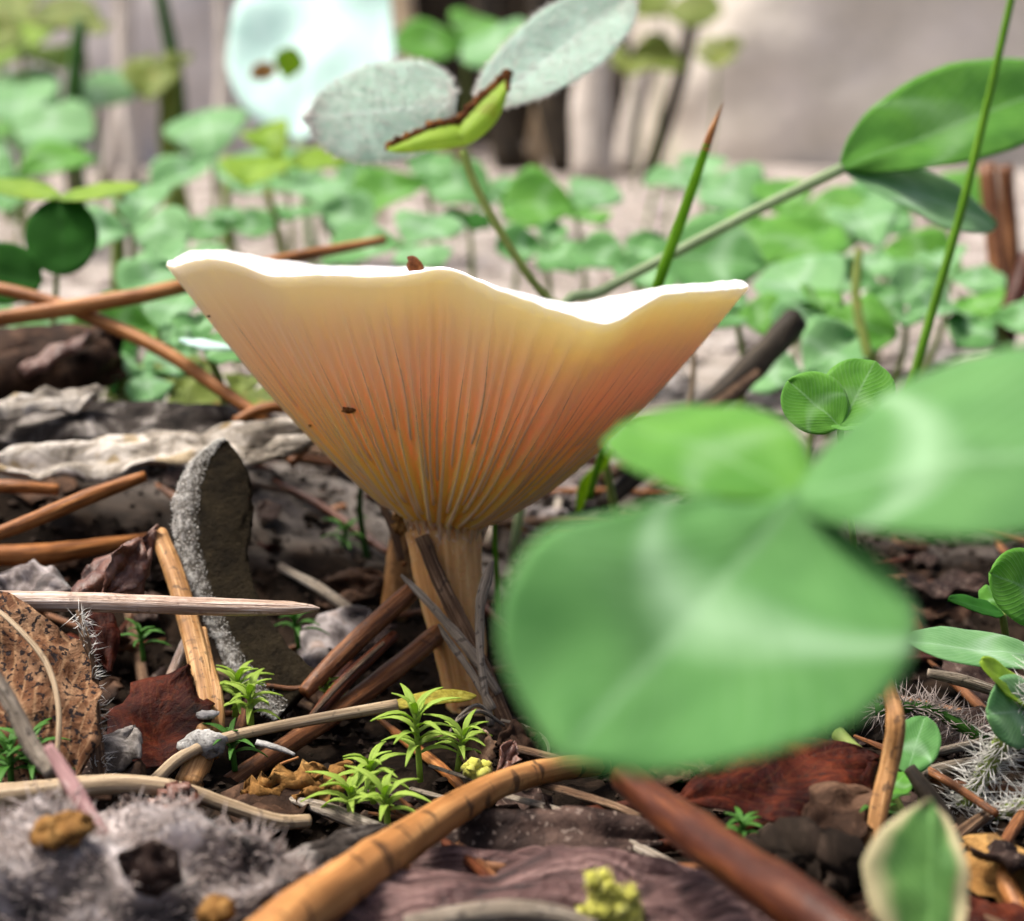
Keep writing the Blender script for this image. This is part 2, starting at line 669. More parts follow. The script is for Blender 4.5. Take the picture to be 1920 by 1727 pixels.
BGREEN = leaf_mat('clover_glaucous', (0.10, 0.28, 0.08), (0.20, 0.42, 0.16), pale=(0.55, 0.70, 0.58), chev=0.3, trans=0.4, rough=0.6, sheen=0.3, tcol=(0.22, 0.50, 0.20))
FUZZY = leaf_mat('clover_downy', (0.22, 0.42, 0.29), (0.44, 0.62, 0.52), pale=(0.80, 0.86, 0.83), trans=0.5, rough=0.7, sheen=0.7, rib=0.6, fuzz=0.75, tcol=(0.60, 0.82, 0.68))
MINT = leaf_mat('mint_leaf', (0.50, 0.72, 0.66), (0.62, 0.80, 0.76), trans=0.35, rough=0.6, sheen=0.3, tcol=(0.6, 0.85, 0.75), pale=(0.72, 0.84, 0.88), rib=0.9)
OLIVE = leaf_mat('olive_leaf', (0.09, 0.13, 0.02), (0.20, 0.26, 0.05), trans=0.4, rough=0.6, spot=(0.30, 0.20, 0.05), tcol=(0.35, 0.4, 0.05))
FOLDED = leaf_mat('folded_leaf', (0.20, 0.34, 0.03), (0.36, 0.50, 0.06), trans=0.5, rough=0.5, tcol=(0.55, 0.75, 0.08), spot=(0.25, 0.28, 0.03))
VARIEG = leaf_mat('variegated_leaf', (0.05, 0.15, 0.03), (0.10, 0.24, 0.05), trans=0.35, rough=0.6, sheen=0.2, edgec=(0.48, 0.42, 0.24), tcol=(0.2, 0.35, 0.06))
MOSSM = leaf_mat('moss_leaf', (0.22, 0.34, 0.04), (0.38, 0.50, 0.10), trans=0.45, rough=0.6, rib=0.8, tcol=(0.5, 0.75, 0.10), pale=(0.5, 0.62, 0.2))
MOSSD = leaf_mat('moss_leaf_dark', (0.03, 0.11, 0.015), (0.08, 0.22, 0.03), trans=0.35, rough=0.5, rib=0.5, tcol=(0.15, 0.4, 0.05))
STEMG = fibre_mat('green_stalk', [(0.3, (0.26, 0.33, 0.07)), (0.55, (0.32, 0.42, 0.11)), (0.75, (0.50, 0.56, 0.26))], 2, 10, rough=0.55, trans=0.35)
STEMP = fibre_mat('pale_stalk', [(0.3, (0.34, 0.50, 0.22)), (0.55, (0.52, 0.66, 0.38)), (0.75, (0.78, 0.84, 0.60))], 2, 10, rough=0.55, trans=0.4)
GRASS = fibre_mat('grass_blade', [(0.3, (0.16, 0.36, 0.010)), (0.55, (0.20, 0.46, 0.018)), (0.75, (0.36, 0.58, 0.06))], 2, 12, rough=0.45, trans=0.5)
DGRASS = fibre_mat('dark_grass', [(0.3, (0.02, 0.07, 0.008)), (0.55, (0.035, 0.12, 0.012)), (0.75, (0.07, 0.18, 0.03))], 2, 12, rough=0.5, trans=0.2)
ORANGEN = fibre_mat('orange_needle', [(0.36, (0.12, 0.042, 0.012)), (0.5, (0.33, 0.125, 0.034)), (0.68, (0.56, 0.28, 0.10))], 3, 12, rough=0.42, bump=0.35)
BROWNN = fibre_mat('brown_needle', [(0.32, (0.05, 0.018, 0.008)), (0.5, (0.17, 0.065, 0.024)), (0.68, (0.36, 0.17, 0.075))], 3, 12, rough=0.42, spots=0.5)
REDN = fibre_mat('red_needle', [(0.3, (0.022, 0.006, 0.003)), (0.5, (0.07, 0.018, 0.007)), (0.7, (0.16, 0.05, 0.016))], 3, 10, rough=0.38)
BANDN = fibre_mat('banded_needle', [(0.28, (0.24, 0.095, 0.025)), (0.5, (0.42, 0.19, 0.06)), (0.72, (0.55, 0.30, 0.11))], 3, 10, rough=0.45, bands=0.8, bump=0.3)
TANN = fibre_mat('tan_needle', [(0.32, (0.17, 0.07, 0.02)), (0.5, (0.38, 0.19, 0.065)), (0.68, (0.58, 0.36, 0.17))], 3, 14, rough=0.5, spots=0.6, bands=0.4)
PALEN = fibre_mat('weathered_needle', [(0.28, (0.16, 0.075, 0.04)), (0.48, (0.42, 0.27, 0.18)), (0.66, (0.80, 0.70, 0.62))], 3, 16, rough=0.32, spec=0.6, spots=0.5, spotc=(0.10, 0.045, 0.02), bump=0.7)
STRAW = fibre_mat('grey_straw', [(0.30, (0.06, 0.045, 0.032)), (0.5, (0.34, 0.28, 0.21)), (0.68, (0.70, 0.64, 0.55))], 2, 18, rough=0.6, bump=0.9, bd=0.0006, spots=0.6)
BSTRAW = fibre_mat('brown_straw', [(0.34, (0.035, 0.017, 0.009)), (0.5, (0.14, 0.075, 0.038)), (0.66, (0.42, 0.28, 0.17))], 2, 18, rough=0.6, bump=0.9, bd=0.0006, spots=0.6)
BEIGES = fibre_mat('beige_stem', [(0.28, (0.24, 0.165, 0.085)), (0.5, (0.42, 0.31, 0.19)), (0.72, (0.62, 0.51, 0.36))], 2, 12, rough=0.55, spots=0.4)
DARKS = fibre_mat('dark_stick', [(0.28, (0.008, 0.006, 0.004)), (0.5, (0.03, 0.022, 0.013)), (0.72, (0.10, 0.075, 0.045))], 2, 8, rough=0.7)
DRYST = fibre_mat('dry_stalk', [(0.28, (0.38, 0.32, 0.26)), (0.5, (0.56, 0.50, 0.44)), (0.72, (0.70, 0.65, 0.60))], 2, 8, rough=0.7)
PALEBARK = dead_mat('pale_bark', [(0.3, (0.16, 0.13, 0.10)), (0.45, (0.52, 0.46, 0.38)), (0.6, (0.80, 0.74, 0.66))], 300, bump=1.0, bd=0.001, spots=0.7, spotc=(0.32, 0.22, 0.08), spot_scale=300, rough=0.8)
GREYBARK = dead_mat('grey_bark', [(0.32, (0.014, 0.011, 0.009)), (0.5, (0.065, 0.054, 0.046)), (0.68, (0.34, 0.31, 0.28))], 300, rough=0.8)
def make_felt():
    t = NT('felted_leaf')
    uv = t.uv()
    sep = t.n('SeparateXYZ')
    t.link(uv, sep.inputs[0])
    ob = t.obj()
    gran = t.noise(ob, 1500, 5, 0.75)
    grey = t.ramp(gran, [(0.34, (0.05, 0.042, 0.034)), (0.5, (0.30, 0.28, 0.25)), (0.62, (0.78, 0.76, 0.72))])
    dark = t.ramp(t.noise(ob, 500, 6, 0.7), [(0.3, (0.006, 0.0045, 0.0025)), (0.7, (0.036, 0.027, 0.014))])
    du = t.math('ABSOLUTE', t.math('SUBTRACT', sep.outputs[0], FELT_LIT_U))
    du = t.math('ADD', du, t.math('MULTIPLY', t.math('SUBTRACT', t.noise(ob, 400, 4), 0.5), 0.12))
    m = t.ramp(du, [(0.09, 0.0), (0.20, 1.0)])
    t.color(t.mix(m, grey, dark))  # grey felt over brown, with its lit edge and shaded side coloured in
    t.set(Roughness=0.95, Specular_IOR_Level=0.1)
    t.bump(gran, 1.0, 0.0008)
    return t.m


FELT_LIT_U = 0.75
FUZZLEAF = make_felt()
SPECK = dead_mat('speckled_leaf', [(0.3, (0.08, 0.03, 0.014)), (0.48, (0.22, 0.095, 0.042)), (0.66, (0.46, 0.27, 0.15))], 260, spots=0.95, spotc=(0.012, 0.010, 0.012), spot_scale=2400, rough=0.5, trans=0.05, th=0.56, vein=0.5, veinc=(0.42, 0.26, 0.14), bump=1.0, bd=0.0009)
REDLEAF = dead_mat('red_leaf', [(0.3, (0.012, 0.004, 0.003)), (0.5, (0.055, 0.009, 0.005)), (0.7, (0.14, 0.028, 0.010))], 300, spots=0.5, rough=0.5, trans=0.2, vein=0.10, veinc=(0.22, 0.09, 0.03))
CURL = dead_mat('curled_leaf', [(0.3, (0.07, 0.02, 0.012)), (0.5, (0.20, 0.08, 0.05)), (0.7, (0.55, 0.40, 0.33))], 220, rough=0.35, trans=0.1, spec=0.45)
LAVLEAF = dead_mat('lavender_leaf', [(0.34, (0.035, 0.027, 0.024)), (0.48, (0.20, 0.16, 0.145)), (0.62, (0.56, 0.50, 0.48))], 260, rough=0.9, sheen=0.5, spots=0.4, spotc=(0.26, 0.13, 0.06), spot_scale=260, th=0.64)
PURPLE = fibre_mat('purple_bark', [(0.36, (0.02, 0.009, 0.009)), (0.5, (0.11, 0.055, 0.050)), (0.64, (0.30, 0.19, 0.17))], 3, 11, rough=0.55, bump=1.0, bd=0.0012, spots=0.5, spotc=(0.012, 0.007, 0.007), spec=0.25)
DARKLEAF = dead_mat('dark_leaf', [(0.3, (0.010, 0.006, 0.005)), (0.5, (0.034, 0.020, 0.016)), (0.7, (0.10, 0.062, 0.048))], 260, rough=0.6, spots=0.6, spotc=(0.22, 0.17, 0.14), spot_scale=2600, th=0.62)
ORFRAG = dead_mat('orange_fragment', [(0.25, (0.13, 0.055, 0.015)), (0.5, (0.32, 0.16, 0.045)), (0.75, (0.55, 0.34, 0.12))], 300, rough=0.7, spots=0.5, spot_scale=900)
TANFRAG = dead_mat('tan_fragment', [(0.3, (0.07, 0.038, 0.02)), (0.5, (0.22, 0.13, 0.08)), (0.7, (0.52, 0.38, 0.27))], 260, rough=0.75, spots=0.4)
BROWNFRAG = dead_mat('brown_fragment', [(0.3, (0.014, 0.008, 0.005)), (0.5, (0.05, 0.026, 0.015)), (0.7, (0.16, 0.09, 0.055))], 260, rough=0.7)
LICHEN = dead_mat('yellow_lichen', [(0.2, (0.95, 0.92, 0.12)), (0.5, (0.98, 0.96, 0.18)), (0.75, (0.90, 0.88, 0.34))], 500, rough=0.95, sheen=0.3, bump=0.3, trans=0.3)
WHITEF = dead_mat('white_fungus', [(0.25, (0.22, 0.21, 0.19)), (0.5, (0.58, 0.57, 0.54)), (0.75, (0.80, 0.79, 0.76))], 500, rough=0.8, spots=0.5, spot_scale=1800)
CRUMB = dead_mat('soil_crumb', [(0.25, (0.007, 0.005, 0.004)), (0.5, (0.022, 0.015, 0.010)), (0.75, (0.11, 0.075, 0.055))], 120, rough=0.85)
CRUMBP = dead_mat('pale_crumb', [(0.25, (0.26, 0.20, 0.16)), (0.5, (0.46, 0.39, 0.35)), (0.75, (0.66, 0.60, 0.56))], 60, rough=0.85)
SEEDM = dead_mat('brown_seed', [(0.25, (0.07, 0.02, 0.008)), (0.5, (0.22, 0.07, 0.02)), (0.75, (0.45, 0.2, 0.06))], 700, rough=0.5)
BURNT = dead_mat('burnt_edge', [(0.3, (0.04, 0.014, 0.006)), (0.5, (0.16, 0.055, 0.015)), (0.7, (0.42, 0.18, 0.05))], 900, rough=0.7)
PINKST = fibre_mat('pink_stem', [(0.28, (0.22, 0.09, 0.09)), (0.5, (0.42, 0.24, 0.23)), (0.72, (0.62, 0.52, 0.48))], 2, 6, rough=0.6)


def hair_mat(name, c):
    t = NT(name)
    t.color(c)
    t.set(Roughness=0.5)
    t.translucent(c, 0.4)
    return t.m


HAIRW = hair_mat('white_hair', (0.75, 0.74, 0.70))
HAIRG = hair_mat('grey_hair', (0.48, 0.41, 0.375))

# ------------------------------------------------------------------ the setting: ground sheet
def axis(parts):
    out = []
    for a, b, st in parts:
        k = int(round((b - a) / st))
        out += [a + (b - a) * i / k for i in range(k)]
    out.append(parts[-1][1])
    return out


gx = axis([(-2500, -400, 300), (-400, -60, 34), (-60, -20, 4), (-20, -8, 0.6), (-8, 8, 0.08), (8, 20, 0.6), (20, 60, 4), (60, 400, 34), (400, 2500, 300)])
gy = axis([(-1200, -100, 110), (-100, 0, 10), (0, 7, 1.0), (7, 20, 0.08), (20, 40, 0.25), (40, 120, 2), (120, 600, 60), (600, 5000, 400)])
mb = MB()
for y in gy:
    for x in gx:
        z = gz(x, y)
        if abs(x) < 20 and 5 < y < 60:
            z += 0.10 * nz(x * 1.9, y * 1.9, 1.3) + 0.055 * nz(x * 5.1, y * 5.1, 4.3)
            if y < 24:
                z += 0.03 * nz(x * 13, y * 13, 7.7)
        mb.v.append((x, y, z - 0.05))
W = len(gx)
for j in range(len(gy) - 1):
    for i in range(W - 1):
        mb.f.append((j * W + i, j * W + i + 1, (j + 1) * W + i + 1, (j + 1) * W + i))
        mb.uv.append(((0, 0), (1, 0), (1, 1), (0, 1)))
g = build('ground', mb, M_GROUND, base=(0, 0, 0))
g['kind'] = 'structure'


def rock(name, x0, x1, y0, y1, zt, mat, seed, amp):
    """rough block with an uneven face, standing in the slope"""
    mb = MB()
    n1, n2 = 44, 26
    z0 = gz(0.5 * (x0 + x1), y0) - 3
    # loop around the block (rounded rectangle) swept up, then closed
    ring = []
    K = 96
    for k in range(K):
        t = 2 * math.pi * k / K
        c, s_ = math.cos(t), math.sin(t)
        ring.append((math.copysign(abs(c) ** 0.35, c), math.copysign(abs(s_) ** 0.35, s_)))
    for j in range(n2 + 1):
        h = j / n2
        z = z0 + (zt - z0) * h
        sh = 1 - 0.25 * max(0, h - 0.75) ** 2 * 16 * 0.3
        for (c, s_) in ring:
            x = 0.5 * (x0 + x1) + 0.5 * (x1 - x0) * c * sh
            y = 0.5 * (y0 + y1) + 0.5 * (y1 - y0) * s_ * sh
            d = amp * (nz(x * 0.12 + seed, y * 0.12, z * 0.12) + 0.45 * nz(x * 0.4 + seed, y * 0.4, z * 0.4))
            mb.v.append((x + d * c, y + d * s_, z))
    for j in range(n2):
        for k in range(K):
            k2 = (k + 1) % K
            mb.quad((j * K + k, j * K + k2, (j + 1) * K + k2, (j + 1) * K + k), ((0, 0), (1, 0), (1, 1), (0, 1)))
    mb.quad(tuple(range(K - 1, -1, -1)), tuple((0, 0) for _ in range(K)))
    mb.quad(tuple(n2 * K + k for k in range(K)), tuple((0, 0) for _ in range(K)))
    return build(name, mb, mat)


tag(rock('rock', 6.6, 72, 75, 104, 27, M_ROCK, 2.0, 1.1), 'smooth pale beige rock face behind the grass blades', 'rock')
tag(rock('rock', -70, -5.2, 76, 102, 25, M_ROCK2, 8.0, 1.8), 'grey streaked rock face behind the dry stalks', 'rock')
tag(rock('gap_backing', -9, 12, 96, 120, 34, DARKS, 5.0, 2.0), 'added dark stump filling the gap between two rock faces', 'backing')  # dark block added so the gap looks deep in shade

# ------------------------------------------------------------------ the mushroom
fx = [290, 312, 335, 370, 400, 430, 470, 510, 555, 600, 680, 750, 800, 830, 865, 900, 950, 1000, 1050, 1100, 1140, 1165, 1190, 1240, 1290, 1330, 1370, 1404, 1430]
fy = [505, 500, 500, 487, 486, 491, 506, 522, 520, 516, 521, 520, 510, 506, 514, 530, 553, 571, 586, 604, 611, 603, 584, 557, 550, 549, 545, 541, 541]
bx = [290, 312, 340, 370, 430, 520, 620, 740, 830, 880, 960, 1080, 1180, 1250, 1340, 1385, 1404, 1430]
by = [505, 497, 481, 473, 477, 494, 505, 506, 508, 526, 552, 577, 556, 542, 536, 530, 536, 541]


def gauss_interp(xs, ys, sg):
    g = np.arange(xs[0], xs[-1] + 1.0)
    y = np.interp(g, xs, ys)
    k = np.exp(-0.5 * (np.arange(-3 * sg, 3 * sg + 1) / sg) ** 2)
    k /= k.sum()
    yp = np.pad(y, 3 * sg, mode='edge')
    return lambda x: float(np.interp(x, g, np.convolve(yp, k, 'valid')))


FR, BK = gauss_interp(fx, fy, 9), gauss_interp(bx, by, 12)
MD = 14.0
JC = P(828, 962, MD)


def rim(t):
    c, s_ = math.cos(t), math.sin(t)
    px = 858 + 546 * c
    a = 0.5 + 0.5 * math.tanh(s_ * 9)
    py = FR(px) * (1 - a) + BK(px) * a + 3.0 * nz(t * 7, 1.0) + 1.6 * nz(t * 23, 4.0)
    return P(px, py, MD + 2.1 * s_ + 0.10 * math.sin(3 * t + 1))


def junction(t):
    return JC + Vector((0.325 * math.cos(t), 0.325 * math.sin(t), 0.05 * -math.cos(t)))


def outer(t, v):
    J, R = junction(t), rim(t)
    if v < 0:
        return J + Vector((0.05, 0, -1)) * (-v * 2.6)
    c = math.cos(t)
    C = J + (R - J) * 0.42 + Vector((0, 0, -(0.40 + 0.07 * c)))
    return J * ((1 - v) ** 2) + C * (2 * v * (1 - v)) + R * (v * v)


def inner(t, w):
    """w 0 at the lip, 1 at the funnel bottom"""
    R = rim(t)
    ax = JC + Vector((0, 0, 0.36))
    inw = Vector((ax.x - R.x, ax.y - R.y, 0)).normalized()
    Ri = R + inw * 0.052
    C = (Ri + ax) * 0.5 + Vector((0, 0, -0.42))
    return Ri * ((1 - w) ** 2) + C * (2 * w * (1 - w)) + ax * (w * w)


rg = random.Random(4)
NG = 128
GILLS = []
for k in range(NG):
    t = 2 * math.pi * (k + rg.uniform(-0.22, 0.22)) / NG
    cls = (0, 3, 1, 3, 0, 2, 1, 2)[k % 8]
    v0 = (rg.uniform(-0.085, -0.02), rg.uniform(0.04, 0.15), rg.uniform(0.18, 0.34), rg.uniform(0.36, 0.55))[cls]
    GILLS.append(dict(k=k, t=t, cls=cls, v0=v0, v1=rg.uniform(0.92, 0.98), hm=(0.085, 0.070, 0.050, 0.035)[cls] * rg.uniform(0.8, 1.15),
                      wd=(0.056, 0.050, 0.042, 0.034)[cls] * rg.uniform(0.85, 1.2), sway=rg.uniform(-0.016, 0.016)))


def gill_h(g, v):
    f = (v - g['v0']) / (g['v1'] - g['v0'])
    if f <= 0 or f >= 1:
        return 0.0, f
    return g['hm'] * min(1, f / 0.10) ** 0.5 * (1 - f) ** 1.1, f


_rim = rim
RC = {}


def rim(t):
    q = RC.get(t)
    if q is None:
        q = RC[t] = _rim(t)
    return q.copy()


NTH, NO, NI = 1040, 34, 14
mb = MB()
rings = []
grid = [[outer(2 * math.pi * k / NTH, j / NO) for k in range(NTH)] for j in range(NO + 1)]
for j in range(NO + 1):
    v = j / NO
    row = []
    for k in range(NTH):
        q = grid[j][k]
        t = 2 * math.pi * k / NTH
        dt = grid[j][(k + 1) % NTH] - grid[j][k - 1]
        dv = grid[min(j + 1, NO)][k] - grid[max(j - 1, 0)][k]
        nn = dt.cross(dv).normalized()
        per = dt.length / (2 * 2 * math.pi / NTH)
        best = 0.0
        i0 = int(t / (2 * math.pi) * NG)
        for g_ in (GILLS[(i0 + o_) % NG] for o_ in (-3, -2, -1, 0, 1, 2, 3)):
            h, f = gill_h(g_, v)
            if h > 0:
                da = (t - g_['t'] - g_['sway'] * math.sin(f * 5) + math.pi) % (2 * math.pi) - math.pi
                best = max(best, h * math.exp(-(da * per / (g_['wd'] * 0.62)) ** 2))
        row.append(q + nn * best)
    rings.append((v * 0.985, row))
for a in (45, 90, 135):
    ca, sa = math.cos(math.radians(a)), math.sin(math.radians(a))
    row = []
    for k in range(NTH):
        t = 2 * math.pi * k / NTH
        R, Ri = rim(t), inner(t, 0)
        row.append((R + Ri) * 0.5 + (R - Ri) * (0.5 * ca) + Vector((0, 0, 0.026 * sa)) + Vector((0, 0, 0.014 * nz(t * 9, a, 2))))
    rings.append((1.0, row))
for j in range(NI):
    w = j / NI
    rings.append((1.02, [inner(2 * math.pi * k / NTH, w) for k in range(NTH)]))
for v, row in rings:
    mb.v += [tuple(q) for q in row]
mb.v.append(tuple(JC + Vector((0, 0, 0.36))))
mb.v.append(tuple(JC + Vector((0, 0, -0.02))))
for j in range(len(rings) - 1):
    va, vb = rings[j][0], rings[j + 1][0]
    for k in range(NTH):
        k2 = (k + 1) % NTH
        mb.quad((j * NTH + k, j * NTH + k2, (j + 1) * NTH + k2, (j + 1) * NTH + k),
                ((k / NTH, va), ((k + 1) / NTH, va), ((k + 1) / NTH, vb), (k / NTH, vb)))
lastr = len(rings) - 1
for k in range(NTH):
    k2 = (k + 1) % NTH
    mb.quad((lastr * NTH + k, lastr * NTH + k2, len(mb.v) - 2), ((0, 1.02),) * 3)
    mb.quad((k2, k, len(mb.v) - 1), ((0, 0),) * 3)
mush_base = P(884, 1330, MD)
mushroom = empty('mushroom', mush_base)
tag(mushroom, 'cream funnel-shaped mushroom with wavy white rim and orange-glowing gills', 'mushroom')
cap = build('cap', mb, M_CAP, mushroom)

for g_ in GILLS:
    n = 18
    m2 = MB()
    for i in range(n + 1):
        f = i / n
        v = g_['v0'] + (g_['v1'] - g_['v0']) * f
        tt = g_['t'] + g_['sway'] * math.sin(f * 5)
        q = outer(tt, v)
        e = 1e-2
        dv = outer(tt, v + e) - outer(tt, v - e)
        dt = outer(tt + e, max(v, 0.02)) - outer(tt - e, max(v, 0.02))
        nn = dt.cross(dv).normalized()
        side = dt.normalized()
        h, _f = gill_h(g_, v)
        h = max(h, 0.0) + 0.004 * (1 - f)
        hw = g_['wd'] * 0.34 * min(1, f / 0.06 + 0.35) * (0.45 + 0.55 * (1 - f)) * (1 + 0.15 * nz(f * 6, g_['k'] * 3.1))
        lo_h = h - 0.022
        m2.v += [tuple(q + nn * lo_h - side * hw), tuple(q + nn * (h - 0.004) - side * (hw * 0.7)), tuple(q + nn * h),
                 tuple(q + nn * (h - 0.004) + side * (hw * 0.7)), tuple(q + nn * lo_h + side * hw)]
    for i in range(n):
        for c in range(4):
            c2 = c + 1
            m2.quad((i * 5 + c, i * 5 + c2, (i + 1) * 5 + c2, (i + 1) * 5 + c), ((0, i / n), (0, i / n), (0, (i + 1) / n), (0, (i + 1) / n)))
    m2.quad((4, 3, 2, 1, 0), ((0, 0),) * 5)
    m2.quad(tuple(n * 5 + c for c in range(5)), ((0, 1),) * 5)
    build('gill', m2, M_GILL, cap)

rows = []
for (px, py, r) in ((893, 1375, 0.20), (884, 1330, 0.20), (872, 1270, 0.20), (858, 1190, 0.225), (845, 1110, 0.262), (836, 1040, 0.295), (830, 985, 0.315), (828, 950, 0.33), (828, 920, 0.31)):
    rows.append(tuple(P(px, py, MD)) + (r,))
stem = build('stem', tube(rows, 40, 6, rough=0.05), M_STEM, mushroom)


def blob(c, r, seed=0.0, amp=0.35, n=8, sq=(1, 1, 1), freq=1.3):
    mb = MB()
    for j in range(n + 1):
        ph = math.pi * j / n
        for k in range(2 * n):
            t = math.pi * k / n
            d = Vector((math.sin(ph) * math.cos(t), math.sin(ph) * math.sin(t), math.cos(ph)))
            rr = r * (1 + amp * nz(d.x * freq + seed, d.y * freq + seed, d.z * freq))
            mb.v.append((c[0] + d.x * rr * sq[0], c[1] + d.y * rr * sq[1], c[2] + d.z * rr * sq[2]))
    K = 2 * n
    for j in range(n):
        for k in range(K):
            k2 = (k + 1) % K
            mb.quad((j * K + k, (j + 1) * K + k, (j + 1) * K + k2, j * K + k2), ((k / K, j / n), (k / K, (j + 1) / n), ((k + 1) / K, (j + 1) / n), ((k + 1) / K, j / n)))
    return mb


def cap_point(px, py):
    """where the photo pixel's ray meets the outside of the cap's near half"""
    best = None
    for a in range(-170, -9, 2):
        for b in range(4, 98, 2):
            q = outer(math.radians(a), b / 100)
            rel = q - CP
            d = rel.dot(CF)
            x = PW / 2 + rel.dot(CR) / d * FPX
            y = PH / 2 - rel.dot(CU) / d * FPX
            e = (x - px) ** 2 + (y - py) ** 2
            if best is None or e < best[0]:
                best = (e, q)
    return best[1]


for (px, py, r) in ((648, 773, 0.035), (660, 771, 0.022), (580, 800, 0.012), (390, 596, 0.012), (1137, 810, 0.012)):
    q = cap_point(px, py)
    q = q + (CP - q).normalized() * 0.07
    build('dark_speck', blob(q, r, px, 0.6, 5, (1.3, 1, 0.8)), BURNT, mushroom)
for (px, py, r) in ((838, 1092, 0.026), (868, 1188, 0.024), (758, 1058, 0.02)):
    q = P(px, py, MD - 0.27)
    build('dark_speck', blob(q, r, px, 0.5, 5), BURNT, mushroom)
sd = MB()
q = P(778, 499, 13.2)
sd = blob(q, 0.055, 3.0, 0.3, 7, (1.2, 0.8, 1.0))
sd2 = tube([tuple(q + Vector((0.03, 0, -0.02))) + (0.045,), tuple(q + Vector((-0.02, 0, 0.045))) + (0.04,), tuple(q + Vector((-0.06, 0, 0.07))) + (0.006,)], 8, 4)
tag(build('seed', sd.add(sd2), SEEDM), 'tiny brown seed stuck on the mushroom rim', 'seed')
q = P(743, 968, 13.85)
tag(build('flake', leaf(q + Vector((0.02, 0, 0.05)), q + Vector((0.03, -0.02, -0.15)), 0.07, (-0.2, -1, 0.2), rag=0.8, wav=0.05, seed=3, nu=10, nv=12), ORFRAG), 'ragged orange flake clinging under the cap beside the stem top', 'fragment')

# ------------------------------------------------------------------ clover plants
def petiole_rows(pts):
    return [tuple(P(a, b, d)) + (r,) for a, b, d, r in pts]


def clover(label, joint, leaflets, stalk, group=None, stalk_mat=None, name='clover'):
    """leaflets: (tip point, half width, normal, material, extra kwargs); stalk rows (x,y,z,r) from ground up"""
    base = Vector(stalk[0][:3])
    e = empty(name, base)
    tag(e, label, 'clover', group)
    build('petiole', tube(stalk, 8, 5, rough=0.06), stalk_mat or STEMG, e)
    out = []
    for tip, hw, n, mat, kw in leaflets:
        kw = dict(kw)
        b = kw.pop('base', joint)
        mbl = leaf(b, tip, hw, n, **kw)
        o = build('leaflet', mbl, mat, e)
        out.append((o, mbl))
    return e, out


def edge_hairs(mbl, count, length, seed, inward=0.35, up=None, r=0.0035):
    rnd = random.Random(seed)
    ed = mbl.edge
    cen = sum((Vector(q) for q in ed), Vector()) / len(ed)
    items = []
    for _ in range(count):
        f = rnd.random() * (len(ed) - 1)
        i = int(f)
        q = ed[i].lerp(ed[i + 1], f - i)
        d = (q - cen).normalized()
        d = (d + Vector((rnd.uniform(-.5, .5), rnd.uniform(-.5, .5), rnd.uniform(-.5, .5)))).normalized()
        items.append((q, d * length * rnd.uniform(0.5, 1.1)))
    return hairs(items, r, seed=seed)


# --- big out-of-focus clover in front on the right
J = P(1490, 935, 6.4)
wlA = lerpf([0, .06, .14, .28, .42, .54, .68, .8, .9, .96, 1], [.04, .11, .19, .29, .37, .42, .42, .38, .29, .18, 0])
wrA = lerpf([0, .05, .1, .2, .3, .41, .5, .6, .7, .82, .92, .97, 1], [.06, .32, .42, .50, .53, .53, .51, .46, .39, .28, .17, .1, 0])
tipA = P(1055, 1425, 5.4)
lA = (tipA - J).length
base = G(1600, 1250)
gA = G(1400, 1370)
stalkA = [(gA.x, gA.y, gA.z - 0.08, 0.05)] + [tuple(Vector(gA).lerp(J, f) + Vector((0, 0, u))) + (r,) for f, u, r in ((0.35, -0.05, 0.045), (0.7, -0.12, 0.04))] + [tuple(J) + (0.035,)]
clover('large clover leaf hanging in front of the mushroom stem', J, [
    (tipA, lA * 0.84, cn(0.1, 0.55, 0.85), GREEN, dict(wl=wrA, wr=wlA, bend=-0.03, fold=0.20, wav=0.07, wf=1.3, seed=2.0, nu=24, nv=30)),
    (P(2080, 845, 5.7), 0.58, cn(-0.05, 0.6, 0.8), GREEN, dict(wl=lerpf([0, .05, .15, .3, .5, .7, .85, .95, 1], [.1, .4, .62, .82, .98, 1.0, .85, .5, 0]), wr=lerpf([0, .05, .15, .3, .5, .7, .85, .95, 1], [.05, .15, .25, .38, .5, .55, .5, .3, 0]), bend=0.04, fold=-0.08, wav=0.03, seed=5.0, nu=20, nv=24)),
    (P(1170, 800, 7.0), 0.35, cn(0.05, 0.8, 0.55), GREEN2, dict(wl=prof_round, bend=0.05, fold=0.1, wav=0.03, seed=9.0, nu=16, nv=20)),
], stalkA)

# --- downy clover standing up behind the cap
J = P(868, 282, 16.5)
st = petiole_rows([(1085, 640, 16.7, 0.04), (1022, 556, 16.7, 0.042), (985, 508, 16.65, 0.043), (930, 420, 16.6, 0.042), (890, 345, 16.5, 0.043), (868, 282, 16.5, 0.046)])
gb = P(1180, 900, 17.0)
gb.z = gz(gb.x, gb.y) - 0.05
st = [tuple(gb) + (0.045,)] + st
e, ls = clover('downy three-part clover leaf with brown torn edge above the mushroom', J, [
    (P(578, 222, 17.2), 0.56, cn(0.15, 0.2, 0.95), FUZZY, dict(wr=lerpf([0, .04, .12, .25, .45, .65, .82, .93, .98, 1], [.2, .50, .75, .95, 1.0, .92, .72, .46, .24, 0]), wl=lerpf([0, .04, .12, .25, .45, .65, .82, .93, .98, 1], [.3, .5, .65, .8, .9, .88, .72, .45, .24, 0]), cup=0.12, wav=0.03, seed=1.0, nu=22, nv=26, base=P(856, 196, 16.8))),
    (P(1185, -22, 17.8), 0.46, cn(-0.2, 0.25, 0.95), FUZZY, dict(wl=lerpf([0, .05, .2, .4, .6, .8, .93, 1], [.1, .38, .72, .92, 1.0, .82, .45, 0]), fold=0.18, bend=-0.04, wav=0.02, seed=3.0, nu=22, nv=26, base=P(900, 200, 16.7))),
], st)
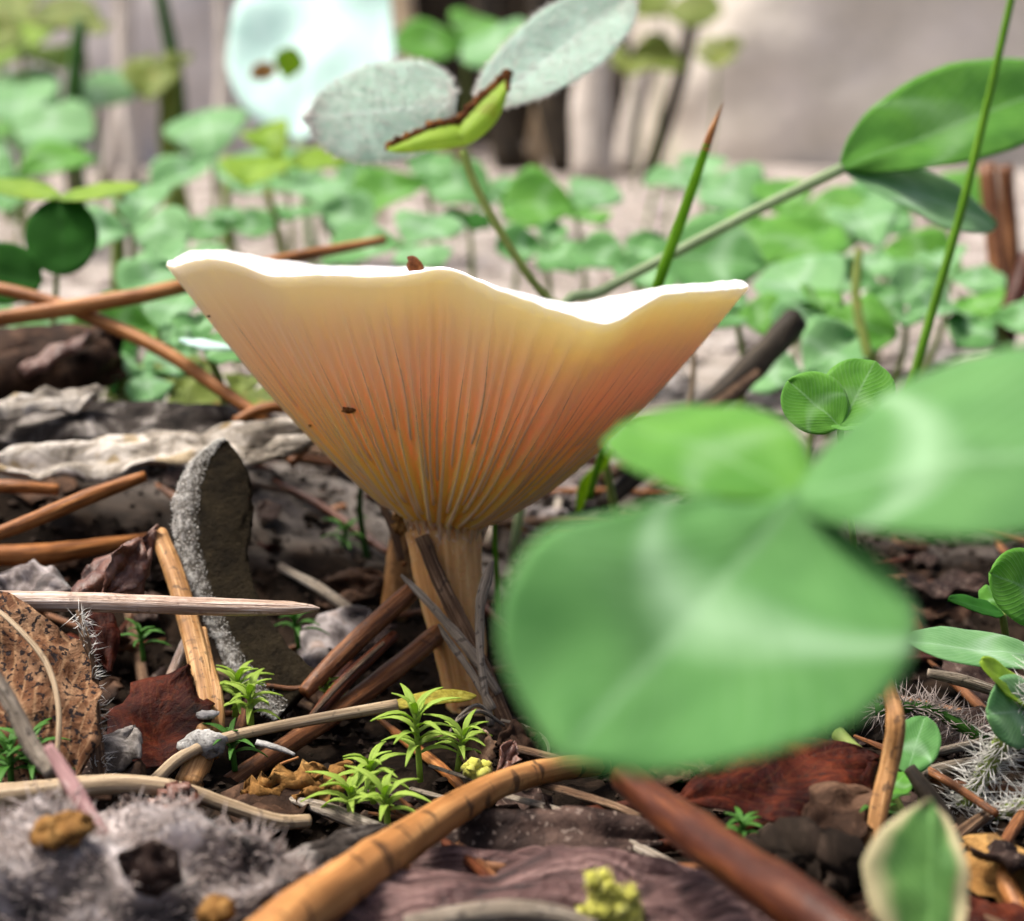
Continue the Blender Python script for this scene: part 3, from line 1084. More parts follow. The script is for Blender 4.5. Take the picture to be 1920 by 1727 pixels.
def face_hairs(mbl, count, length, seed, r=0.003):
    rnd = random.Random(seed)
    items = []
    for _ in range(count):
        j, i = rnd.randrange(len(mbl.surf) - 1), rnd.randrange(len(mbl.surf[0]) - 1)
        q = mbl.surf[j][i].lerp(mbl.surf[j + 1][i + 1], rnd.random())
        nn = mbl.nor[j][i]
        if nn.dot(CF) > 0:
            nn = -nn
        e_ = (mbl.surf[j + 1][i] - mbl.surf[j][i]).normalized()
        items.append((q + nn * 0.008, (nn * 0.35 + e_ + Vector((rnd.uniform(-.5, .5), rnd.uniform(-.5, .5), rnd.uniform(-.5, .5)))).normalized() * length * rnd.uniform(0.6, 1.2)))
    return hairs(items, r, seed=seed)


build('down', edge_hairs(ls[0][1], 700, 0.07, 3).add(face_hairs(ls[0][1], 1800, 0.09, 7)), HAIRW, ls[0][0])['kind'] = 'stuff'
build('down', edge_hairs(ls[1][1], 700, 0.07, 5).add(face_hairs(ls[1][1], 1800, 0.09, 9)), HAIRW, ls[1][0])['kind'] = 'stuff'
# folded leaflet with ragged brown margin: two wings meeting at the joint


def fan(low, high, d0, d1, seed, rag=0.02):
    """folded half blade between a low crease line and a high ragged margin (pixel rows)"""
    n = 26
    A, Bq = spline([(x, y) for x, y in low], 8), spline([(x, y) for x, y in high], 8)
    A = np.array([[np.interp(i / n, np.linspace(0, 1, len(A)), A[:, c]) for c in (0, 1)] for i in range(n + 1)])
    Bq = np.array([[np.interp(i / n, np.linspace(0, 1, len(Bq)), Bq[:, c]) for c in (0, 1)] for i in range(n + 1)])
    mb = MB()
    m = 6
    for side in (0, 1):
        for i in range(n + 1):
            for k in range(m + 1):
                f = k / m
                jag = 5.0 * nz(i * 1.7 + seed, 2.0) * f ** 3
                px = A[i][0] * (1 - f) + Bq[i][0] * f
                py = A[i][1] * (1 - f) + Bq[i][1] * f + jag
                d = d0 + (d1 - d0) * (i / n) + 0.12 * math.sin(f * math.pi) * -1 + 0.10 * f + side * 0.02
                mb.v.append(tuple(P(px, py, d)))
    W = m + 1
    M = (n + 1) * W
    for i in range(n):
        for k in range(m):
            q = (i * W + k, (i + 1) * W + k, (i + 1) * W + k + 1, i * W + k + 1)
            uvq = ((k / m, i / n), (k / m, (i + 1) / n), ((k + 1) / m, (i + 1) / n), ((k + 1) / m, i / n))
            mb.quad(q, uvq)
            mb.quad(tuple(M + x for x in q[::-1]), uvq[::-1])
        for k in (0, m):
            mb.quad((i * W + k, M + i * W + k, M + (i + 1) * W + k, (i + 1) * W + k), ((0, 0),) * 4)
    for i in (0, n):
        for k in range(m):
            mb.quad((i * W + k, i * W + k + 1, M + i * W + k + 1, M + i * W + k), ((0, 0),) * 4)
    mb.top = [mb.v[i * W + m] for i in range(n + 1)]
    return mb


f1 = fan([(727, 284), (755, 287), (800, 283), (840, 279), (868, 274)], [(727, 277), (760, 262), (800, 242), (840, 231), (862, 230)], 16.1, 16.35, 1.0)
f2 = fan([(868, 276), (895, 262), (925, 235), (942, 205), (953, 170)], [(862, 230), (880, 208), (905, 182), (930, 160), (950, 145)], 16.35, 16.4, 4.0)
o1 = build('leaflet', f1.add(f2), FOLDED, e)
o1['label'] = 'folded yellow-green leaflet with torn brown margin'
rnd = random.Random(12)
bm_ = MB()
tops = f1.top + f2.top
for i in range(len(tops) - 1):
    for r_ in range(2):
        q = Vector(tops[i]).lerp(Vector(tops[i + 1]), rnd.random())
        bm_.add(blob(q + Vector((0, -0.02, rnd.uniform(-0.01, 0.03))), rnd.uniform(0.018, 0.042), i * 1.3, 0.9, 4, (1.3, 0.6, 1.0), 2.2))
bm_.add(tube([tuple(P(950, 170, 16.35)) + (0.03,), tuple(P(952, 150, 16.35)) + (0.025,), tuple(P(946, 130, 16.3)) + (0.01,)], 6, 4, rough=0.5))
build('torn_margin', bm_, BURNT, o1)['kind'] = 'stuff'

# --- large clover leaflet at the upper right on a long pale petiole
J = P(1578, 316, 17.6)
st = petiole_rows([(1040, 610, 16.9, 0.055), (1130, 545, 17.0, 0.055), (1280, 466, 17.1, 0.055), (1430, 388, 17.4, 0.055), (1578, 316, 17.6, 0.062)])
gb = P(960, 800, 17.2)
gb.z = gz(gb.x, gb.y) - 0.05
clover('broad clover leaf on a long pale petiole leaning against the beige rock', J, [
    (P(2010, 150, 19.2), 0.66, cn(-0.15, 0.25, 0.95), GREEN2, dict(wl=lerpf([0, .06, .2, .4, .6, .8, .94, 1], [.08, .38, .75, .98, 1.0, .8, .45, 0]), wr=lerpf([0, .06, .2, .4, .6, .8, .94, 1], [.05, .2, .5, .75, .85, .7, .4, 0]), fold=0.15, wav=0.05, seed=4.0, nu=18, nv=22)),
    (P(1870, 420, 18.4), 0.46, cn(0.0, 0.62, 0.78), BGREEN, dict(wl=prof_obov, fold=0.1, wav=0.05, seed=6.0, nu=14, nv=18)),
], [tuple(gb) + (0.05,)] + st, stalk_mat=STEMP)

# --- clovers on the right between the front leaf and the litter
def small_clover(label, jpx, tips, stalk_to, mats, group=None, r=0.028, kw=None, name='clover'):
    J = P(*jpx)
    g0 = Vector(stalk_to)
    g0.z = gz(g0.x, g0.y) - 0.05
    mid = (J + g0) * 0.5 + Vector((0.08, 0.05, 0.1))
    lv = []
    for (tp, hw, n), mt in zip(tips, mats):
        k2 = dict(nu=14, nv=16, fold=0.12, wav=0.025, seed=tp[0] * 0.37)
        k2.update(kw or {})
        lv.append((P(*tp), hw, n, mt, k2))
    return clover(label, J, lv, [tuple(g0) + (r * 1.2,), tuple(mid) + (r,), tuple(J) + (r,)], group, name=name)


small_clover('round green clover leaf peeping over the large front leaf', (1575, 800, 12.6),
             [((1478, 715, 12.7), 0.26, cn(0, 0.5, 0.9)), ((1640, 680, 12.9), 0.27, cn(0, 0.5, 0.9)), ((1690, 815, 12.0), 0.22, cn(0.2, 0.8, 0.5))],
             P(1600, 1150, 13.0), [GREEN2, GREEN2, GREEN2], kw=dict(wl=prof_round))
small_clover('bright clover leaf with rounded edge beside the pale clover leaf', (1985, 1130, 11.8),
             [((1855, 1075, 11.6), 0.27, cn(0.1, 0.3, 0.9)), ((2060, 1060, 12.2), 0.25, cn(0.1, 0.8, 0.6))],
             P(1990, 1400, 12.2), [GREEN2, GREEN2], kw=dict(wl=prof_round))
small_clover('pale clover leaf lying level over the hairy stems', (1960, 1235, 11.7),
             [((1702, 1205, 11.4), 0.22, cn(0, 0.85, 0.5)), ((1995, 1320, 11.0), 0.2, cn(0.1, 0.8, 0.6))],
             P(1930, 1430, 12.4), [BGREEN, BGREEN], kw=dict(wl=prof_round))
small_clover('yellow-green backlit clover leaf folded above the hairy stems', (1945, 1330, 11.2),
             [((1838, 1240, 11.0), 0.13, cn(0.5, 0.6, 0.6)), ((1850, 1340, 10.9), 0.24, cn(0.2, 0.2, 0.95))],
             P(1960, 1500, 11.4), [YGREEN, BGREEN], kw=dict(wl=prof_round))
small_clover('small dark clover leaf tucked under the bright clover leaf', (1880, 1150, 12.6),
             [((1780, 1125, 12.5), 0.13, cn(0, 0.9, 0.4)), ((1850, 1100, 12.8), 0.12, cn(0, 0.9, 0.4))],
             P(1860, 1300, 13), [DGREEN, GREEN2], kw=dict(wl=prof_round))
small_clover('small round clover leaf behind the tan double needle', (1700, 1450, 11.0),
             [((1735, 1345, 11.2), 0.15, cn(-0.3, 0.3, 0.9)), ((1655, 1500, 10.8), 0.10, cn(0, 0.9, 0.4))],
             P(1720, 1530, 11.0), [GREEN, GREEN2], kw=dict(wl=prof_round))
J = P(1740, 1790, 7.9)
clover('blurred green leaf with cream margin at the corner of the litter', J, [
    (P(1745, 1500, 8.3), 0.30, cn(-0.1, 0.3, 0.95), VARIEG, dict(wl=lerpf([0, .2, .5, .75, .9, 1], [.4, .9, 1.1, .8, .4, 0]), wr=lerpf([0, .2, .5, .75, .9, 1], [.3, .55, .6, .45, .25, 0]), fold=0.2, wav=0.06, seed=2.0, nu=16, nv=18)),
], [tuple(Vector((J.x + 0.2, J.y + 0.2, gz(J.x, J.y) - 0.1))) + (0.04,), tuple(J) + (0.03,)], name='clover')

# --- grass blades
def blade(label, rows, mat, flat=0.35, name='grass_shoot', cat='grass shoot', tip=None, group=None, up=(1, -1, 0)):
    """rows px,py,depth,radius; first row is pushed to the ground"""
    R = petiole_rows(rows)
    mbx = tube(R, 8, 6, flat=flat, up=up)
    if tip:
        e = empty(name, R[0][:3])
        build('blade', mbx, mat, e)
        build('tip', tube(petiole_rows(tip), 8, 5, flat=flat * 1.1, up=up), ORANGEN, e)
        return tag(e, label, cat, group)
    return tag(build(name, mbx, mat), label, cat, group)


blade('upright grass blade with orange withered tip behind the cap', [(1105, 935, 16.1, 0.04), (1125, 860, 16.1, 0.045), (1180, 690, 16.1, 0.065), (1235, 530, 16.0, 0.072), (1290, 375, 15.8, 0.068), (1326, 270, 15.6, 0.052)], GRASS,
      tip=[(1322, 282, 15.62, 0.056), (1334, 248, 15.6, 0.046), (1346, 218, 15.6, 0.024), (1356, 192, 15.6, 0.004)], flat=0.5)
blade('long bright grass blade crossing the broad clover leaf', [(1650, 960, 16.2, 0.06), (1712, 715, 16.4, 0.062), (1752, 570, 16.6, 0.062), (1800, 405, 16.8, 0.06), (1850, 200, 17.0, 0.055), (1905, -40, 17.2, 0.05)], GRASS, flat=0.6)
blade('short green grass blade beside the mushroom stem', [(936, 1150, 15.4, 0.035), (930, 1060, 15.3, 0.032), (926, 960, 15.2, 0.03), (930, 900, 15.1, 0.018)], GRASS)
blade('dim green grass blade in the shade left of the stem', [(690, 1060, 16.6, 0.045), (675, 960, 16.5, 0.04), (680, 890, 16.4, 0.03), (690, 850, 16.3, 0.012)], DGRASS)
blade('yellow-green grass sheath under the right edge of the cap', [(1085, 960, 17.0, 0.05), (1100, 905, 16.8, 0.12), (1130, 870, 16.6, 0.10), (1150, 840, 16.4, 0.02)], YGREEN, flat=0.3)
b_ = tube(petiole_rows([(1195, 860, 17.0, 0.03), (1180, 810, 16.8, 0.03), (1205, 792, 16.8, 0.045), (1260, 800, 16.8, 0.035), (1300, 812, 16.8, 0.012)]), 8, 6, flat=0.4)
tag(build('grass_shoot', b_, GRASS), 'small arched green blade under the cap on the pale soil', 'grass shoot')

# --- left dark and yellow-green leaves
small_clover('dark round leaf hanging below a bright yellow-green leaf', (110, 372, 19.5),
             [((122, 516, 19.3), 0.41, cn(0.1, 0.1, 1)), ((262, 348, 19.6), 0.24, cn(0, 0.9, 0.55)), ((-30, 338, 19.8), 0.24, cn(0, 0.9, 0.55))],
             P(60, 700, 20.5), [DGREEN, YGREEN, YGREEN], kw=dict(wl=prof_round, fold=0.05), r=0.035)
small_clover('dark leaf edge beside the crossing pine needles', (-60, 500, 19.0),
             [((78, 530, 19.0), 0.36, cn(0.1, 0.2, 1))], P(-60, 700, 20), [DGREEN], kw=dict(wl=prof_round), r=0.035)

# --- blurred clovers of the background: joint pixel, depth, size cm, material, tilt seed
BGC = [
    (400, 300, 34, 1.1, BGREEN), (530, 300, 30, 0.8, YGREEN), (632, 352, 33, 0.9, GREEN), (800, 345, 30, 0.8, GREEN), (960, 368, 30, 0.65, GREEN),
    (1080, 395, 27, 0.65, GREEN2), (765, 462, 24, 0.75, BGREEN), (1180, 500, 24, 0.6, GREEN), (1315, 345, 30, 0.75, BGREEN), (1480, 420, 26, 0.85, GREEN2),
    (1440, 500, 23, 0.85, GREEN2), (1700, 385, 28, 0.95, GREEN), (1650, 470, 25, 0.6, BGREEN), (1780, 520, 24, 0.55, BGREEN), (1530, 540, 23, 0.55, GREEN2),
    (110, 195, 46, 1.4, BGREEN), (25, 232, 42, 1.3, BGREEN), (60, 95, 48, 1.1, YGREEN), (35, 40, 46, 1.6, OLIVE), (150, 50, 48, 0.9, OLIVE),
    (290, 128, 46, 0.9, OLIVE), (30, 330, 30, 0.9, GREEN), (600, 390, 28, 0.7, BGREEN), (250, 430, 24, 0.55, BGREEN), (430, 420, 27, 0.5, GREEN),
    (330, 500, 22, 0.5, BGREEN), (870, 80, 44, 1.1, GREEN2), (880, 420, 27, 0.35, DGREEN), (1020, 460, 25, 0.4, GREEN), (1380, 590, 21, 0.45, GREEN),
    (1545, 600, 21, 0.5, GREEN2), (1700, 590, 22, 0.5, GREEN2), (1860, 600, 22, 0.6, GREEN), (1510, 700, 19.5, 0.5, BGREEN), (160, 640, 21, 0.5, BGREEN),
    (240, 600, 21, 0.5, GREEN2), (300, 620, 20, 0.5, BGREEN), (380, 640, 17.2, 0.32, BGREEN), (210, 700, 20, 0.5, DGREEN), (60, 620, 21, 0.5, BGREEN),
    (340, 720, 19, 0.4, OLIVE), (450, 745, 18.5, 0.35, OLIVE), (270, 700, 19, 0.4, BGREEN), (1240, 20, 62, 1.2, OLIVE), (1345, 95, 60, 0.8, OLIVE), (1178, 112, 60, 1.1, OLIVE),
]
WHERE = ['below the mint-coloured leaf', 'next to the mint-coloured leaf stalk', 'below the downy clover leaf', 'left of the downy clover stalk', 'right of the downy clover stalk',
         'between the downy stalk and the tipped grass', 'over the middle of the cap rim', 'before the tipped grass foot', 'beside the tipped grass tip', 'under the long pale petiole',
         'over the right end of the cap', 'under the broad clover leaf', 'left of the long bright grass', 'right of the long bright grass', 'beyond the dark blurred stick',
         'among the far stalks, largest of them', 'beside the far pale stalk', 'high among the far stalks', 'large and drooping before the grey rock', 'small before the grey rock',
         'on the dark green far stalk', 'behind the dark round leaf', 'beside the orange needle end behind the cap', 'above the left tip of the cap', 'on the thin green stalk behind the cap',
         'touching the left tip of the cap', 'in the dark gap behind the downy leaf', 'tiny beside the downy stalk', 'tiny behind the downy stalk foot', 'close to the right end of the cap',
         'with its leaf over the olive stem', 'low beside the long bright grass', 'at the foot of the brown vertical needles', 'beside the round peeping clover', 'over the dark bark block',
         'between the two crossing needles', 'below the crossing needles', 'against the left flank of the cap', 'low beside the dark bark block', 'behind the dark bark block',
         'above the grey bark slab', 'behind the sloping needle end', 'above the bark slab middle', 'at the top of the dark leaning stick', 'small before the beige rock', 'hanging before the pale dry stalks']
rb = random.Random(21)
KIND = {id(BGREEN): 'bluish-green', id(GREEN): 'mid-green', id(GREEN2): 'fresh green', id(YGREEN): 'yellow-green', id(OLIVE): 'olive', id(DGREEN): 'dark green'}
for i, (px, py, d, sz, mt) in enumerate(BGC):
    sz *= 1.65
    J = P(px, py, d)
    g0 = Vector((J.x + rb.uniform(-0.5, 0.5), J.y + rb.uniform(-0.3, 0.6), 0))
    g0.z = gz(g0.x, g0.y) - 0.05
    if J.z < g0.z + 0.3:
        J.z = g0.z + 0.3
    a0 = rb.uniform(0, 6.28)
    lv = []
    for k in range(3):
        a = a0 + 2.1 * k + rb.uniform(-0.2, 0.2)
        s1, sz = sz, sz * rb.uniform(0.7, 1.2)
        m1 = mt if rb.random() < 0.7 else rb.choice((GREEN, GREEN2, BGREEN)) if mt not in (DGREEN, OLIVE) else mt
        tip = J + Vector((math.cos(a), math.sin(a), 0.45 * math.sin(a) + rb.uniform(-0.2, 0.2))) * sz
        nrm = Vector((rb.uniform(-0.3, 0.3), rb.uniform(-1.3, -0.5), 1))
        lv.append((tip, sz * rb.uniform(0.38, 0.55), nrm, m1, dict(nu=8, nv=10, fold=rb.uniform(0.0, 0.5), wav=0.10, seed=i + k * 0.3, wl=prof_obov, bend=rb.uniform(-0.05, 0.1))))
        sz = s1
    clover('blurred %s clover %s' % (KIND[id(mt)], WHERE[i]), J, lv,
           [tuple(g0) + (0.05,), tuple((J + g0) * 0.5 + Vector((0.15, 0, 0.1))) + (0.045,), tuple(J) + (0.04,)], '%s clovers behind the mushroom' % KIND[id(mt)])

# --- pale mint leaf, stalks and sticks at the back
e = empty('mint_plant', P(560, 420, 36))
g0 = P(585, 330, 38)
g0.z = gz(g0.x, g0.y)
e.location = g0 * S
e['_b'] = list(g0)
build('leaf', leaf(P(560, 262, 38), P(640, -160, 41), 2.0, cn(-0.1, 0.55, 0.9), wl=lerpf([0, .05, .14, .3, .5, .75, 1], [.1, .5, .78, 1.0, 1, .8, 0]), wr=lerpf([0, .05, .14, .3, .5, .75, 1], [.1, .6, .9, 1.0, .85, .7, 0]), fold=0.12, wav=0.35, wf=1.6, seed=3, nu=18, nv=20), MINT, e)
build('stalk', tube([tuple(g0) + (0.12,), tuple(P(560, 262, 38)) + (0.1,)], 8, 4), STEMP, e)
build('withered_leaf', leaf(P(535, 150, 37.0), P(548, 88, 36.6), 0.32, cn(0.2, 0.3, 1), wav=0.1, seed=2), YGREEN, e)
build('withered_leaf', leaf(P(520, 120, 37.0), P(472, 145, 36.6), 0.22, cn(0.2, 0.3, 1), wav=0.1, seed=6), ORFRAG, e)
tag(e, 'pale mint-coloured leaf standing upright with small yellow withered leaf', 'plant')

rs = random.Random(8)
STK = [(150, 330, 44, 150, 40, 0.28, DGRASS), (318, 270, 46, 296, -40, 0.25, DGRASS), (345, 300, 45, 325, 100, 0.30, OLIVE), (415, 270, 60, 412, -60, 0.38, DRYST), (70, 280, 60, 40, -60, 0.3, DRYST), (250, 280, 62, 240, -60, 0.35, DRYST),
       (200, 280, 64, 215, -60, 0.3, DRYST), (20, 300, 50, 0, 80, 0.22, STEMP), (545, 455, 27, 500, 350, 0.09, OLIVE), (322, 480, 28, 318, 350, 0.12, STEMG), (425, 470, 29, 425, 345, 0.10, STEMG), (215, 520, 24, 222, 360, 0.12, STEMG),
       (1110, 270, 66, 1140, -40, 0.85, DRYST), (1215, 270, 68, 1310, -40, 0.35, DARKS), (1060, 250, 70, 1010, -40, 0.6, DARKS), (960, 260, 72, 900, -60, 0.7, DARKS), (850, 200, 74, 740, -60, 0.6, BEIGES), (1170, 270, 70, 1230, 60, 0.55, DRYST), (1000, 260, 73, 1060, 20, 0.5, BEIGES)]
WH = {id(DGRASS): 'dark green blurred stalk rising from the pale soil', id(OLIVE): 'olive blurred stalk rising from the pale soil', id(DRYST): 'pale dry stalk standing before the rock faces', id(STEMP): 'pale green blurred stalk rising from the pale soil', id(STEMG): 'thin green blurred stalk rising from the pale soil',
      id(DARKS): 'dark stick leaning in the gap between the rock faces', id(BEIGES): 'brown stick leaning in the gap between the rock faces'}
SPEC = {(415, 412): 'pale upright dry stalk left of the mint-coloured leaf', (70, 40): 'pale dry stalk leaning before the grey rock among olive leaves', (250, 240): 'pale thick dry stalk between the dark green far stalks',
        (200, 215): 'thin pale dry stalk beside the thick far one', (1110, 1140): 'thickest pale dry stalk at the edge of the dark gap', (1170, 1230): 'short pale dry stalk beside the thickest one at the gap',
        (1215, 1310): 'thin dark stick slanting before the beige rock', (1060, 1010): 'dark stick in the gap behind the downy leaf', (960, 900): 'thickest dark stick deep in the gap',
        (150, 150): 'dark green far stalk below small olive leaves', (318, 296): 'dark green far stalk carrying olive leaves near the mint-coloured leaf', (850, 740): 'brown stick slanting over the gap beside the mint-coloured leaf', (1000, 1060): 'brown stick standing in the gap below the upper downy leaflet'}
for px, py, d, qx, qy, r, mt in STK:
    a, b = P(px, py, d), P(qx, qy, d * 1.01)
    a.z = min(a.z, gz(a.x, a.y) - 0.05)
    mid = (a + b) * 0.5 + Vector((rs.uniform(-0.4, 0.4), 0, 0))
    lab = SPEC.get((px, qx), WH[id(mt)])
    tag(build('far_stalk' if mt is not DARKS else 'stick', tube([tuple(a) + (r,), tuple(mid) + (r * 0.9,), tuple(b) + (r * 0.7,)], 8, 6, rough=0.15), mt), lab, 'stalk' if mt is not DARKS else 'stick', WH[id(mt)].replace('stalk', 'stalks').replace('stick', 'sticks'))  # plain stalks and sticks, green and dry alike

for k in range(26):
    d = rs.uniform(23, 55)
    a = P(rs.uniform(-50, 1950), 400, d)
    a.z = gz(a.x, a.y) - 0.05
    hgt = rs.uniform(0.8, 2.6) * d / 32
    lean = rs.uniform(-0.5, 0.5) * hgt
    r = rs.uniform(0.035, 0.06) * d / 30
    mt = rs.choice((GRASS, GRASS, STEMG, BEIGES))
    ad = {id(GRASS): 'bright green', id(STEMG): 'olive green', id(BEIGES): 'dry beige'}[id(mt)]
    tag(build('grass_shoot', tube([tuple(a) + (r,), (a.x + lean * 0.35, a.y, a.z + hgt * 0.55, r), (a.x + lean, a.y, a.z + hgt, 0.008)], 6, 5, flat=0.5), mt), 'blurred %s grass shoot among the clovers behind' % ad, 'grass shoot', '%s grass shoots among the clovers' % ad)

# ------------------------------------------------------------------ pine needles and stems placed one by one
def needle(label, rows, mat, n=10, groove=0.0, flat=1.0, name='pine_needle', cat='needle', m=8, rough=0.10, group=None, up=(0, 0, 1)):
    return tag(build(name, tube(petiole_rows(rows), n, m, flat=flat, groove=groove, rough=rough, up=up), mat), label, cat, group)


needle('orange pine needle running behind the left tip of the cap', [(-60, 606, 17.2, 0.085), (150, 574, 17.4, 0.085), (330, 540, 17.6, 0.08), (520, 490, 18.4, 0.07), (720, 450, 19.4, 0.05)], ORANGEN)
needle('orange pine needle sloping down behind the cap from the left', [(-60, 530, 17.8, 0.07), (40, 551, 17.7, 0.07), (140, 582, 17.6, 0.075), (300, 655, 17.3, 0.075), (420, 735, 17.0, 0.07), (500, 790, 16.8, 0.06)], ORANGEN)
needle('short tan needle lying under the cap edge on the bark', [(440, 790, 16.6, 0.05), (500, 765, 16.7, 0.06), (580, 765, 16.8, 0.055)], ORANGEN)
needle('bright orange needle pointing up from the left below the pale bark', [(-60, 1022, 13.8, 0.055), (60, 976, 14.1, 0.065), (170, 930, 14.4, 0.07), (272, 893, 14.6, 0.05)], ORANGEN)
needle('broad orange needle lying behind the curled leaf', [(-60, 1042, 14.8, 0.09), (80, 1040, 15.0, 0.10), (200, 1022, 15.3, 0.07), (300, 1005, 15.6, 0.04)], ORANGEN)
needle('orange needle end under the pale bark at the left', [(-60, 910, 15.2, 0.06), (30, 913, 15.2, 0.06), (110, 918, 15.3, 0.05)], ORANGEN)
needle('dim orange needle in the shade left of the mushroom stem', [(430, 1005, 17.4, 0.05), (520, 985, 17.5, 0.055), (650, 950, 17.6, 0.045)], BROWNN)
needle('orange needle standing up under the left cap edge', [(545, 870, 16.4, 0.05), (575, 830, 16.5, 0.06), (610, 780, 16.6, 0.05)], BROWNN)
needle('weathered pale-topped pine needle with pointed dark tip', [(-60, 1126, 12.1, 0.075), (120, 1128, 12.1, 0.072), (300, 1134, 12.1, 0.068), (450, 1139, 12.1, 0.062), (540, 1140, 12.1, 0.050), (580, 1140, 12.1, 0.028), (600, 1141, 12.1, 0.006)], PALEN, n=14)
e = empty('pine_needle', P(350, 1470, 11.9))
tag(e, 'thick tan double needle bound with white crust', 'needle')
build('needle', tube(petiole_rows([(296, 1000, 13.6, 0.075), (325, 1070, 13.3, 0.08), (352, 1160, 13.0, 0.085), (375, 1250, 12.7, 0.090), (388, 1330, 12.4, 0.092), (382, 1400, 12.1, 0.098), (352, 1475, 11.9, 0.105)]), 14, 7, rough=0.06, groove=0.25), TANN, e)
build('needle', tube(petiole_rows([(380, 1180, 13.0, 0.03), (392, 1240, 12.75, 0.035), (405, 1300, 12.5, 0.05), (408, 1360, 12.3, 0.055), (402, 1420, 12.1, 0.03)]), 10, 6, rough=0.08), TANN, e)
wb = blob(P(385, 1393, 12.0), 0.12, 2, 0.7, 9, (1.25, 0.9, 0.75), 2.0).add(blob(P(388, 1340, 12.2), 0.06, 5, 0.6, 7, (1.4, 0.9, 0.5), 2.0)).add(blob(P(355, 1405, 12.1), 0.075, 8, 0.7, 7, (0.6, 0.8, 1.2), 2.0))
build('white_crust', wb, WHITEF, e)
needle('short pinkish needle standing behind the double needle', [(312, 1285, 13.2, 0.035), (332, 1240, 13.4, 0.04), (352, 1195, 13.6, 0.04)], PALEN)
needle('thick brown pine needle leaning on the mushroom stem', [(570, 1300, 12.9, 0.055), (600, 1268, 13.0, 0.07), (680, 1190, 13.3, 0.08), (775, 1105, 13.6, 0.075)], BROWNN, n=12)
needle('reddish split needle lying below the leaning brown needle', [(555, 1392, 12.6, 0.02), (590, 1345, 12.7, 0.05), (650, 1275, 13.0, 0.055), (740, 1190, 13.4, 0.045)], REDN, n=10)
needle('dull brown needle running from the stem foot to the left', [(430, 1470, 12.1, 0.07), (520, 1410, 12.4, 0.075), (640, 1330, 12.9, 0.075), (740, 1255, 13.4, 0.085), (830, 1180, 13.9, 0.08)], BROWNN, n=10)
needle('thin brown twig beside the dull brown needle', [(560, 1370, 12.55, 0.02), (640, 1280, 12.8, 0.022), (720, 1205, 13.0, 0.018)], BSTRAW, n=8)
needle('thin twig with red end behind the moss tuft', [(500, 1285, 13.0, 0.018), (560, 1290, 13.0, 0.02), (600, 1262, 13.1, 0.025)], BROWNN, n=8)
# withered grass blade with yellow end
e = empty('withered_shoot', P(290, 1462, 11.7))
tag(e, 'beige withered grass stalk ending in a yellow-green blade', 'grass shoot')
build('stalk', tube(petiole_rows([(288, 1466, 11.7, 0.045), (340, 1420, 11.9, 0.045), (420, 1385, 12.0, 0.042), (520, 1362, 12.1, 0.04), (640, 1340, 12.2, 0.042), (745, 1322, 12.3, 0.045)]), 10, 6), BEIGES, e)
build('blade', leaf(P(725, 1328, 12.3), P(892, 1305, 12.6), 0.075, cn(-0.1, 0.75, 0.6), wl=lerpf([0, .2, .5, .8, .95, 1], [.4, .75, 1, .9, .5, .1]), bend=0.06, th=0.02, nu=8, nv=16),
      fibre_mat('yellow_blade', [(0.3, (0.30, 0.22, 0.03)), (0.5, (0.46, 0.40, 0.05)), (0.7, (0.60, 0.58, 0.14))], 14, 3, trans=0.3), e)
needle('large orange-brown needle with dark rings in the foreground', [(480, 1790, 8.2, 0.155), (545, 1722, 8.6, 0.150), (650, 1648, 9.1, 0.142), (740, 1588, 9.6, 0.134), (850, 1516, 10.3, 0.112), (950, 1464, 10.9, 0.094), (1040, 1442, 11.4, 0.085), (1130, 1432, 11.8, 0.08)], BANDN, n=20, groove=0.16, up=(-0.5, 0.3, 1))
needle('blurred dark red needle in front below the large clover leaf', [(1170, 1455, 9.6, 0.085), (1260, 1530, 9.1, 0.115), (1380, 1620, 8.5, 0.13), (1500, 1700, 8.0, 0.135), (1620, 1790, 7.6, 0.13)], REDN, n=14)
needle('tan double needle standing upright before the small round clover', [(1628, 1610, 10.3, 0.045), (1648, 1520, 10.4, 0.06), (1668, 1430, 10.5, 0.062), (1680, 1360, 10.5, 0.062), (1672, 1310, 10.6, 0.05), (1655, 1255, 10.7, 0.04)], TANN, n=12, groove=0.3)
needle('curved beige stem arching over the fuzzy dead leaf', [(-60, 1500, 10.6, 0.085), (80, 1484, 10.7, 0.075), (220, 1470, 10.8, 0.065), (340, 1482, 10.9, 0.055), (430, 1512, 10.95, 0.05), (520, 1540, 11.0, 0.05), (580, 1540, 11.1, 0.045)], BEIGES, n=12, name='loose_stem', cat='stem')  # a loose plant stem, as are the others of this name
needle('short beige stem standing under the arching stem', [(272, 1565, 10.6, 0.025), (280, 1500, 10.9, 0.028), (292, 1462, 11.1, 0.03)], BEIGES, n=8, name='loose_stem', cat='stem')
needle('dark blurred stick leaning on the pale soil right of the cap', [(1130, 950, 17.2, 0.08), (1290, 800, 18.0, 0.12), (1340, 755, 18.2, 0.14), (1420, 680, 18.6, 0.16), (1490, 600, 19.0, 0.15)], DARKS, n=10, rough=0.25, name='stick', cat='stick')
needle('pale brown stick lying along the dark blurred stick', [(1130, 900, 17.2, 0.07), (1260, 815, 17.8, 0.08), (1330, 772, 18.0, 0.09), (1420, 700, 18.4, 0.06)], BSTRAW, n=8, name='stick', cat='stick')
needle('brown vertical needle behind the long grass blade', [(1880, 660, 24, 0.16), (1872, 520, 24.2, 0.14), (1850, 310, 24.5, 0.13)], BROWNN, n=8)
needle('reddish brown needle leaning out at the right edge', [(1878, 670, 22.5, 0.15), (1895, 590, 22.6, 0.15), (1930, 480, 22.8, 0.13)], REDN, n=8)
